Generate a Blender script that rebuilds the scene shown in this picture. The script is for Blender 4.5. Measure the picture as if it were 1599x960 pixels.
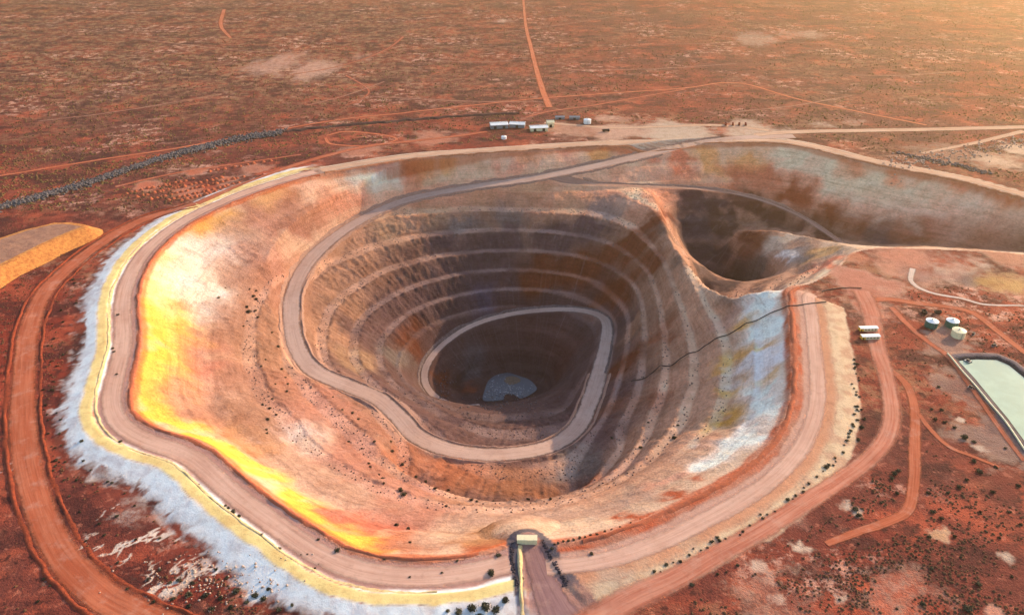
import bpy, bmesh, math, random
import numpy as np
from math import radians, sin, cos, tan, pi

for o in list(bpy.data.objects):
    bpy.data.objects.remove(o)
S = bpy.context.scene
COL = S.collection

# ------------------------------------------------------------------ camera
H, PITCH, FPX = 400.0, radians(30.3), 1200.0
cam = bpy.data.cameras.new('camera')
cam.sensor_width = 36.0
cam.lens = 36.0 * FPX / 1599.0
cam.clip_start, cam.clip_end = 1.0, 60000.0
cam_o = bpy.data.objects.new('camera', cam)
COL.objects.link(cam_o)
cam_o.location = (0, 0, H)
cam_o.rotation_euler = (pi / 2 - PITCH, 0, 0)
S.camera = cam_o

# ------------------------------------------------------------------ sky and sun
SUN_AZ, SUN_EL = radians(50), radians(20)
w = bpy.data.worlds.new('World')
S.world = w
w.use_nodes = True
sky = w.node_tree.nodes.new('ShaderNodeTexSky')
sky.sky_type = 'NISHITA'
sky.sun_disc = False
sky.sun_elevation = SUN_EL
sky.sun_rotation = SUN_AZ
sky.dust_density = 1.0
bg = w.node_tree.nodes['Background']
w.node_tree.links.new(sky.outputs[0], bg.inputs[0])
bg.inputs[1].default_value = 0.15
sun = bpy.data.lights.new('sun', 'SUN')
sun.energy = 3.0
sun.angle = radians(0.5)
sun.color = (1.0, 0.74, 0.46)
sun_o = bpy.data.objects.new('sun', sun)
COL.objects.link(sun_o)
from mathutils import Vector, Matrix
sdir = Vector((sin(SUN_AZ) * cos(SUN_EL), cos(SUN_AZ) * cos(SUN_EL), sin(SUN_EL)))
sun_o.rotation_euler = sdir.to_track_quat('Z', 'Y').to_euler()
sun_o.location = (600, 500, 500)
S.view_settings.view_transform = 'Standard'
S.view_settings.look = 'None'
S.view_settings.gamma = 1.0
S.view_settings.exposure = 1.18
S.view_settings.use_curve_mapping = False

random.seed(7)
RNG = np.random.default_rng(11)

# ------------------------------------------------------------------ numeric helpers
CP, SP = cos(PITCH), sin(PITCH)


def at(u, v, z=0.0):
    """point of the photograph -> point of the place at height z"""
    a, b = (u - 799.5) / FPX, (v - 480.0) / FPX
    d = np.array([a, CP - b * SP, -SP - b * CP])
    t = (z - H) / d[2]
    return np.array([d[0] * t, d[1] * t, z])


def pl(lst, z=None):
    return np.array([at(p[0], p[1], p[2] if z is None else z) for p in lst])


def smooth(p, n=8, closed=False):
    p = np.asarray(p, float)
    k = len(p)
    out = []
    rng = range(k) if closed else range(k - 1)
    for i in rng:
        if closed:
            a, b, c, d = p[(i - 1) % k], p[i], p[(i + 1) % k], p[(i + 2) % k]
        else:
            b, c = p[i], p[i + 1]
            a = p[i - 1] if i > 0 else 2 * b - c
            d = p[i + 2] if i + 2 < k else 2 * c - b
        for j in range(n):
            t = j / n
            out.append(0.5 * ((2 * b) + (c - a) * t + (2 * a - 5 * b + 4 * c - d) * t * t + (3 * b - a - 3 * c + d) * t ** 3))
    if not closed:
        out.append(p[-1])
    return np.array(out)


def resample(p, step):
    p = np.asarray(p, float)
    seg = np.linalg.norm(np.diff(p[:, :2], axis=0), axis=1)
    s = np.concatenate([[0], np.cumsum(seg)])
    n = max(2, int(round(s[-1] / step)) + 1)
    q = np.linspace(0, s[-1], n)
    return np.stack([np.interp(q, s, p[:, k]) for k in range(p.shape[1])], 1), q


def hash2(ix, iy, seed):
    h = (ix.astype(np.int64) * 374761393 + iy.astype(np.int64) * 668265263 + seed * 974711) & 0xffffffff
    h = ((h ^ (h >> 13)) * 1274126177) & 0xffffffff
    h = (h ^ (h >> 16)) & 0xffffffff
    return h.astype(np.float64) / 4294967295.0


def vnoise(x, y, seed=0):
    x = np.asarray(x, float); y = np.asarray(y, float)
    ix, iy = np.floor(x), np.floor(y)
    fx, fy = x - ix, y - iy
    fx = fx * fx * (3 - 2 * fx); fy = fy * fy * (3 - 2 * fy)
    a = hash2(ix, iy, seed); b = hash2(ix + 1, iy, seed)
    c = hash2(ix, iy + 1, seed); d = hash2(ix + 1, iy + 1, seed)
    return (a * (1 - fx) + b * fx) * (1 - fy) + (c * (1 - fx) + d * fx) * fy


def fbm(x, y, seed=0, oct=4):
    s, a, t = 0, 1.0, 0
    for k in range(oct):
        s = s + a * vnoise(np.asarray(x) * 2 ** k, np.asarray(y) * 2 ** k, seed + 17 * k)
        t += a
        a *= 0.5
    return s / t


def sst(a, b, x):
    t = np.clip((x - a) / (b - a), 0, 1)
    return t * t * (3 - 2 * t)


def srgb(*c):
    c = np.array(c, float) / 255.0
    return np.where(c <= 0.04045, c / 12.92, ((c + 0.055) / 1.055) ** 2.4)


# ------------------------------------------------------------------ plan of the mine: all curves in metres
# pit edge (closed), with the kind of rim it carries: L left bund, R right bund, F far road, N none
LIPC = [(355, 322, 'L'), (300, 350, 'L'), (253, 389, 'L'), (228, 429, 'L'), (219, 470, 'L'), (222, 507, 'L'), (222, 540, 'L'),
        (213, 581, 'L'), (206, 618, 'L'), (214, 646, 'L'), (255, 670, 'L'), (304, 683, 'L'), (338, 701, 'L'), (371, 731, 'L'),
        (422, 771, 'L'), (473, 805, 'L'), (523, 839, 'L'), (581, 864, 'L'), (650, 869, 'L'), (720, 866, 'L'), (790, 848, 'L'),
        (830, 838, 'R'), (868, 843, 'R'), (935, 832, 'R'), (1003, 808, 'R'), (1062, 780, 'R'), (1127, 747, 'R'), (1174, 714, 'R'),
        (1206, 680, 'R'), (1226, 639, 'R'), (1232, 605, 'R'), (1232, 565, 'R'), (1230, 521, 'R'), (1228, 480, 'R'), (1226, 450, 'R'),
        (1262, 440, 'N'), (1300, 420, 'N'), (1338, 390, 'N'), (1420, 387, 'N'), (1520, 390, 'N'), (1620, 398, 'N'), (1760, 408, 'N'), (1980, 420, 'N'),
        (2080, 400, 'N'), (2000, 372, 'F'), (1820, 345, 'F'), (1690, 327, 'F'), (1599, 311, 'F'), (1498, 284, 'F'), (1363, 258, 'F'), (1290, 239, 'F'),
        (1228, 226, 'F'), (1150, 224, 'F'), (1050, 227, 'F'), (960, 229, 'F'), (860, 234, 'F'), (740, 242, 'F'), (640, 250, 'F'),
        (540, 266, 'F'), (473, 280, 'L'), (405, 302, 'L')]
CLS = 'LRFN'
RIMZ = {'L': 3.0, 'R': 2.5, 'F': 1.5, 'N': 0.0}
lip4 = np.array([list(at(u, v, RIMZ[k])[:2]) + [1.0 * (k == c) for c in CLS] for u, v, k in LIPC])
lip = smooth(lip4, 6, True)
lipc = np.vstack([lip, lip[:1]])
lip_r, lip_s = resample(lipc, 9.0)
lip_r = lip_r[:-1]; lip_s = lip_s[:-1]
LIP = lip_r[:, :2]
LIPW = np.clip(lip_r[:, 2:], 0, 1); LIPW /= LIPW.sum(1, keepdims=True)

# haul road spiralling down
HAUL = [(1240, 213, 1.5), (1150, 216, 0), (1060, 230, -6), (950, 255, -15), (830, 279, -26), (730, 293, -36), (640, 311, -46), (580, 335, -53), (530, 365, -59),
        (485, 405, -65), (460, 450, -70), (455, 495, -75), (463, 540, -79), (490, 578, -84), (545, 603, -88), (590, 622, -92),
        (622, 650, -97), (650, 680, -102), (695, 700, -107), (750, 709, -111), (810, 707, -115), (865, 694, -120), (903, 665, -124),
        (922, 625, -128), (936, 580, -132), (946, 535, -136), (946, 502, -139), (920, 487, -141), (870, 483, -144), (800, 490, -151),
        (740, 507, -157), (695, 535, -163), (668, 567, -169), (664, 597, -176), (684, 622, -184), (722, 634, -195), (750, 633, -202)]
haul = resample(smooth(pl(HAUL), 8), 4.0)[0]
RAMP2 = [(830, 279, -26), (900, 286, -32), (1000, 291, -38), (1100, 296, -45), (1180, 310, -53), (1250, 338, -61), (1310, 376, -68), (1350, 392, -70)]
ramp2 = resample(smooth(pl(RAMP2), 8), 4.0)[0]
CREST = pl([(560, 672, -74), (600, 715, -73), (640, 745, -72), (700, 768, -72), (770, 783, -72), (850, 780, -74), (905, 762, -79), (945, 735, -86), (960, 700, -96)])
CREST = resample(smooth(CREST, 8), 4.0)[0]

# the entrance ramp at the near rim
ENT = np.array([list(at(824, 842, 1.5)) + [6.5], list(at(832, 862, 1.6)) + [8.0], list(at(845, 900, 1.6)) + [11.0], list(at(868, 950, 1.0)) + [17.0],
                list(at(893, 1000, .6)) + [24.0]])
ent = resample(smooth(ENT, 8), 3.0)[0]

FLOOR = [(705, 600, -200), (722, 625, -203), (760, 632, -205), (830, 624, -206), (862, 607, -206), (850, 588, -206), (800, 582, -206), (745, 588, -205), (715, 590, -202)]
EXTRA = [  # further measured lines on the pit walls
    [(1000, 296, -33), (1025, 320, -37), (1045, 370, -40), (1070, 410, -37), (1100, 440, -30), (1140, 464, -20), (1165, 458, -11), (1205, 451, -3)],   # saddle between the two bowls
    [(1060, 330, -64), (1100, 328, -66), (1150, 331, -67), (1200, 341, -72), (1250, 358, -76), (1300, 375, -80)],
    [(1150, 350, -84), (1200, 352, -84), (1240, 358, -84), (1300, 372, -82), (1400, 380, -64), (1560, 388, -56), (1700, 398, -52), (1950, 410, -46)],
    [(1150, 357, -57), (1200, 357, -52), (1235, 360, -49), (1290, 372, -36), (1335, 386, -14)],             # ridge
    [(1060, 340, -72), (1070, 380, -94), (1090, 420, -114), (1120, 450, -134), (1145, 456, -138), (1160, 450, -128), (1200, 440, -90)],
    [(1110, 360, -84), (1120, 400, -106)], [(1150, 400, -86), (1200, 400, -70), (1250, 400, -48)], [(1250, 430, -52), (1290, 408, -30)],
    [(780, 652, -142), (720, 650, -142), (850, 648, -142), (885, 630, -146)],
    [(540, 325, -38), (440, 385, -36), (371, 416, -33)],
    [(530, 297, -19), (598, 281, -18), (699, 267, -17), (834, 259, -14)],
    [(310, 480, -34), (318, 560, -36), (330, 640, -36), (400, 700, -38), (480, 770, -38), (600, 820, -34), (720, 830, -30)],
    [(1160, 520, -28), (1160, 600, -28), (1140, 660, -28), (1070, 720, -27), (980, 770, -28)],
]

# ------------------------------------------------------------------ terrain grid
GS = 1.6
X0, X1, Y0, Y1 = -470.0, 520.0, 270.0, 1250.0


def axis(a, b, lo, hi, grow):
    core = list(np.arange(a, b + .1, GS))
    st = GS
    x = core[-1]; up = []
    while x < hi:
        st = min(st * grow, 900); x += st; up.append(x)
    st = GS
    x = core[0]; dn = []
    while x > lo:
        st = min(st * grow, 900); x -= st; dn.append(x)
    return np.array(dn[::-1] + core + up)


XS = axis(X0, X1, -14000, 14000, 1.05)
YS = axis(Y0, Y1, -6000, 16000, 1.05)
NX, NY = len(XS), len(YS)
GX, GY = np.meshgrid(XS, YS)          # [iy, ix]


def near_curve(P, R, close=False, attrs=None):
    """distance to a polyline within R metres, and its attributes at the nearest point"""
    D = np.full((NY, NX), 1e9)
    A = np.zeros((NY, NX, attrs.shape[1])) if attrs is not None else None
    n = len(P)
    for i in range(n if close else n - 1):
        j = (i + 1) % n
        a, b = P[i, :2], P[j, :2]
        x0, x1 = min(a[0], b[0]) - R, max(a[0], b[0]) + R
        y0, y1 = min(a[1], b[1]) - R, max(a[1], b[1]) + R
        i0, i1 = np.searchsorted(XS, [x0, x1]); j0, j1 = np.searchsorted(YS, [y0, y1])
        if i1 <= i0 or j1 <= j0:
            continue
        gx, gy = GX[j0:j1, i0:i1], GY[j0:j1, i0:i1]
        e = b - a
        l2 = max(e @ e, 1e-9)
        t = np.clip(((gx - a[0]) * e[0] + (gy - a[1]) * e[1]) / l2, 0, 1)
        d = np.hypot(gx - a[0] - t * e[0], gy - a[1] - t * e[1])
        sub = D[j0:j1, i0:i1]
        m = d < sub
        sub[m] = d[m]
        if A is not None:
            tm = t[m][:, None]
            A[j0:j1, i0:i1][m] = attrs[i] * (1 - tm) + attrs[j] * tm
    return D, A


def inside(P, X, Y):
    r = np.zeros(X.shape, bool)
    n = len(P)
    for i in range(n):
        (xa, ya), (xb, yb) = P[i, :2], P[(i + 1) % n, :2]
        c = (ya > Y) != (yb > Y)
        if yb != ya:
            r ^= c & (X < (xb - xa) * (Y - ya) / (yb - ya) + xa)
    return r


def solve_pit():
    """membrane through every measured line"""
    B = [-480.0, 1240.0, 330.0, 1330.0]
    Z = None
    for st in (32.0, 16.0, 8.0, 4.0):
        xs = np.arange(B[0], B[1], st); ys = np.arange(B[2], B[3], st)
        X, Y = np.meshgrid(xs, ys)
        if Z is None:
            Z = np.zeros(X.shape)
        else:
            Z = np.repeat(np.repeat(Z, 2, 0), 2, 1)
            Z = Z[:X.shape[0], :X.shape[1]]
            if Z.shape != X.shape:
                Z = np.pad(Z, ((0, X.shape[0] - Z.shape[0]), (0, X.shape[1] - Z.shape[1])), 'edge')
        fix = ~inside(LIP, X, Y)
        Z[fix] = 0
        num = np.zeros(X.shape); den = np.zeros(X.shape)

        def put(P):
            P = resample(P, st * .5)[0]
            ix = ((P[:, 0] - B[0]) / st + .5).astype(int); iy = ((P[:, 1] - B[2]) / st + .5).astype(int)
            ok = (ix >= 0) & (iy >= 0) & (ix < X.shape[1]) & (iy < X.shape[0])
            np.add.at(num, (iy[ok], ix[ok]), P[ok, 2]); np.add.at(den, (iy[ok], ix[ok]), 1)
        put(haul); put(ramp2)
        put(CREST)
        c = CREST.copy()
        t = np.gradient(c[:, :2], axis=0); t /= np.linalg.norm(t, axis=1, keepdims=True)
        nrm = np.stack([-t[:, 1], t[:, 0]], 1)
        nrm *= np.sign((nrm * (np.array([20., 800.]) - c[:, :2])).sum(1))[:, None]
        c[:, :2] += nrm * 16; c[:, 2] -= 24 * np.clip(np.sin(np.linspace(0, pi, len(c))) * 1.6, .2, 1)
        put(c)
        for e in EXTRA:
            put(pl(e))
        bowl = np.array([360., 960.])
        for e, d_, dz_ in ((EXTRA[0][3:], 12, 17), (EXTRA[0][3:], 42, 52), ([(1205, 451, -2), (1230, 449, 0), (1262, 440, 0), (1300, 420, 0), (1338, 390, 0)], 16, 17)):
            e = resample(smooth(pl(e), 6), 4.0)[0]
            v_ = bowl - e[:, :2]; v_ /= np.linalg.norm(v_, axis=1, keepdims=True)
            e[:, :2] += v_ * d_; e[:, 2] -= dz_
            put(e)
        rd = resample(smooth(pl(EXTRA[3][:4]), 6), 4.0)[0]
        rd[:, 1] += 13; rd[:, 2] -= np.linspace(20, 30, len(rd))
        put(rd)
        F = pl(FLOOR)
        put(np.vstack([F, F[:1]]))
        fl = inside(F, X, Y)
        num[fl] = -206; den[fl] = 1
        m = (den > 0) & ~fix
        Z[m] = num[m] / den[m]
        free = ~(fix | m)
        free[0, :] = free[-1, :] = False; free[:, 0] = free[:, -1] = False
        par = (np.add.outer(np.arange(X.shape[0]), np.arange(X.shape[1])) % 2).astype(bool)
        for it in range({32.0: 300, 16.0: 250, 8.0: 250, 4.0: 220}[st]):
            for p_ in (free & par, free & ~par):
                A = np.zeros_like(Z)
                A[1:-1, 1:-1] = .25 * (Z[2:, 1:-1] + Z[:-2, 1:-1] + Z[1:-1, 2:] + Z[1:-1, :-2])
                Z[p_] += 1.6 * (A[p_] - Z[p_])
    for _ in range(2):
        A = Z.copy()
        A[1:-1, 1:-1] = .25 * Z[1:-1, 1:-1] * 2 + .125 * (Z[2:, 1:-1] + Z[:-2, 1:-1] + Z[1:-1, 2:] + Z[1:-1, :-2])
        Z = A
    return xs, ys, Z


def bil(xs, ys, Z, x, y):
    x = np.asarray(x, float); y = np.asarray(y, float)
    i = np.clip(np.searchsorted(xs, x) - 1, 0, len(xs) - 2); j = np.clip(np.searchsorted(ys, y) - 1, 0, len(ys) - 2)
    tx = np.clip((x - xs[i]) / (xs[i + 1] - xs[i]), 0, 1); ty = np.clip((y - ys[j]) / (ys[j + 1] - ys[j]), 0, 1)
    return (Z[j, i] * (1 - tx) + Z[j, i + 1] * tx) * (1 - ty) + (Z[j + 1, i] * (1 - tx) + Z[j + 1, i + 1] * tx) * ty


INS = inside(LIP, GX, GY)
ATT = np.concatenate([LIPW, lip_s[:, None]], 1)
DL, AL = near_curve(LIP, 165.0, True, ATT)
DL = np.where(DL > 1e8, 170.0, DL)
# the arc length jumps at the closing segment only
SD = np.where(INS, -DL, DL)           # signed distance from the pit edge, + outside
DLc = np.minimum(DL, 400)
WL, WR, WF, WN = [AL[..., k] for k in range(4)]
ARC = AL[..., 4]
far_off = (DL > 164) & ~INS
for W_ in (WL, WR, WF):
    W_[far_off] = 0
WN[far_off] = 1

pxs, pys, PZ = solve_pit()
base = bil(pxs, pys, PZ, GX, GY)
base = np.where(INS, np.minimum(base, 0), 0)
# wobble so that benches are not perfect contours
wob = (fbm(GX / 60, GY / 60, 3, 3) - .5) * 5 * sst(-4, -30, base)
bz = base + wob
# terraces
BH = 18.0
ph = (bz + 3) / BH
k0 = np.floor(ph); fr = ph - k0                   # fr 0 at the foot of a face, 1 at its top
WB = 0.34                                          # share of plan width taken by the berm
tf = np.where(fr < WB, fr / WB * 0.05, 0.05 + np.minimum((fr - WB) / (.94 - WB), 1) * 0.95)
terr = (k0 + tf) * BH - 3
cx0, cy0 = 20., 800.
ang = np.arctan2(GX - cx0, GY - cy0)
east = np.clip(np.sin(ang), 0, 1)
tw = sst(-30, -66, bz) * (.97 - .05 * sst(.25, .7, east)) + .9 * sst(.25, .7, east) * sst(-10, -24, bz)
tw = np.clip(tw, 0.3 * sst(-5, -20, bz), .97)
tw = tw * (1 - .85 * sst(-138, -150, bz))
notch = sst(190, 260, GX) * sst(820, 880, GY)
tw = tw * (1 - .8 * notch)
z = bz * (1 - tw) + terr * tw
BERM = tw * (sst(-.02, .04, fr) * (1 - sst(.26, .38, fr)))
z = np.where(INS, z, 0)

# rim: profile of each class across the signed distance
n1 = (fbm(GX / 25, GY / 25, 5, 3) - .5)
dd = np.where(INS, SD, SD + n1 * 3 * sst(5, 20, SD))
pL = np.interp(dd, [-60, -25, 0, 4, 6, 27, 29, 31, 40, 62], [0, 1.2, 3.2, 3.4, 3.0, 3.0, 3.3, 4.8, 5.0, 0])
pR = np.interp(dd, [-60, -25, 0, 5, 13, 40, 46, 62], [0, .8, 2.4, 3.4, 2.6, 2.4, 2.2, 0])
pF = np.interp(dd, [-50, -20, 0, 5, 8, 28, 36], [0, .6, 1.5, 2.2, 1.5, 1.5, 0])
rim = WL * pL + WR * pR + WF * pF
z = z + rim
# erosion gullies along the fall line of slopes, and general roughness
slope_in = INS & (SD < -4)
ARC2 = np.where(INS, ang * 300, ARC)
gul = fbm(ARC2 / 7.0, SD / 90.0, 9, 4) - .5
amp = np.where(INS, .7 * sst(-3, -14, SD) * sst(-205, -190, z), 0)
FACE = np.where(INS, tw * (1 - sst(-.02, .04, fr) * (1 - sst(.3, .42, fr))), 0) * (1 - sst(-195, -203, bz))
z = z + gul * amp * 1.6 + FACE * ((fbm(GX / 5, GY / 5, 131, 4) - .5) * 3.4 + (vnoise(ARC2 / 4, bz / 7, 133) - .5) * 1.6)
z = z + (fbm(GX / 9, GY / 9, 21, 4) - .5) * np.where(INS, 1.5 * sst(-4, -20, SD) * sst(-206, -197, z), 0)
outs = sst(60, 75, SD) * (~INS)
near_w = sst(1500, 900, GY) * sst(900, 600, np.abs(GX))
plain = (fbm(GX / 170, GY / 170, 31, 3) - .5) * 2.4 * sst(70, 200, SD) + (fbm(GX / 14, GY / 14, 33, 3) - .5) * 1.0 * near_w
z = z + outs * plain
# rills on the outer face of the left bund and the washed ground beyond
rillo = fbm((ARC + (fbm(GX / 13, GY / 13, 103, 4) - .5) * 20) / 5.0, SD / 40.0, 41, 4) - .5
z = z + np.where(~INS, rillo * .6 * WL * sst(36, 44, SD) * sst(150, 70, SD), 0)


def carve(z, P, half, k_up, k_dn, R, zcol=2):
    att = np.concatenate([P[:, zcol:zcol + 1], half.reshape(-1, 1)], 1)
    D, A = near_curve(P, R, False, att)
    zr, hw = A[..., 0], A[..., 1]
    e = np.maximum(D - hw, 0)
    c = np.clip(z, zr - k_dn * e, zr + k_up * e)
    m = D < R
    return np.where(m, c, z), np.where(m, D - hw, 1e9)


z, dR2 = carve(z, ramp2, np.full(len(ramp2), 6.0), 1.1, 1.0, 26)
hz = haul.copy()
z, dHaul = carve(z, hz, np.interp(np.arange(len(hz)), [0, len(hz) * .72, len(hz) * .8, len(hz)], [12.5, 12.0, 8.0, 6.0]), 1.25, 1.1, 34)
z, dEnt = carve(z, ent, ent[:, 3], .9, .6, 46)
Zt = z


def zt(x, y):
    return bil(XS, YS, Zt, x, y)


def hit(u, v):
    """first point of the terrain seen at a point of the photograph"""
    a, b = (u - 799.5) / FPX, (v - 480.0) / FPX
    d = np.array([a, CP - b * SP, -SP - b * CP])
    t = np.arange(300, 3800, 1.0)
    p = d[None] * t[:, None] + np.array([0, 0, H])
    h = zt(p[:, 0], p[:, 1])
    i = np.argmax(p[:, 2] < h)
    if i == 0:
        return at(u, v)
    q = p[i].copy(); q[2] = zt(q[0], q[1])
    return q


# ------------------------------------------------------------------ colours of earth and rock, with shade painted into some
RED = srgb(150, 66, 44); REDB = srgb(172, 80, 50); BROWN = srgb(128, 76, 62)
ORANGE = srgb(198, 102, 60); MAUVE = srgb(188, 140, 126); PINK = srgb(198, 152, 132)
CREAM = srgb(232, 208, 140); WHITE = srgb(246, 242, 236); YELLOW = srgb(248, 192, 78); OCHRE = srgb(212, 158, 70)
TAN = srgb(186, 144, 120); PURP = srgb(104, 80, 80); SAND = srgb(204, 160, 112); DARK = srgb(84, 62, 60); RUST = srgb(124, 70, 48); GREY = srgb(132, 120, 116)
OLIVE = srgb(176, 144, 118); PALE = srgb(206, 182, 160); ROSE = srgb(206, 128, 104); LIGHT = srgb(230, 202, 178)

Cc = np.zeros((NY, NX, 3)); Zone = np.zeros((NY, NX))
zz = Zt
# default strata by depth
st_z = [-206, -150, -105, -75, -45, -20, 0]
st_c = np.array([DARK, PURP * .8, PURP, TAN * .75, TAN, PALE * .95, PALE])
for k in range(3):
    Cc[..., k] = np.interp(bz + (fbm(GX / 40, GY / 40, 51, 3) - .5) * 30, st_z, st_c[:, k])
Zone[INS] = 1

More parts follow.
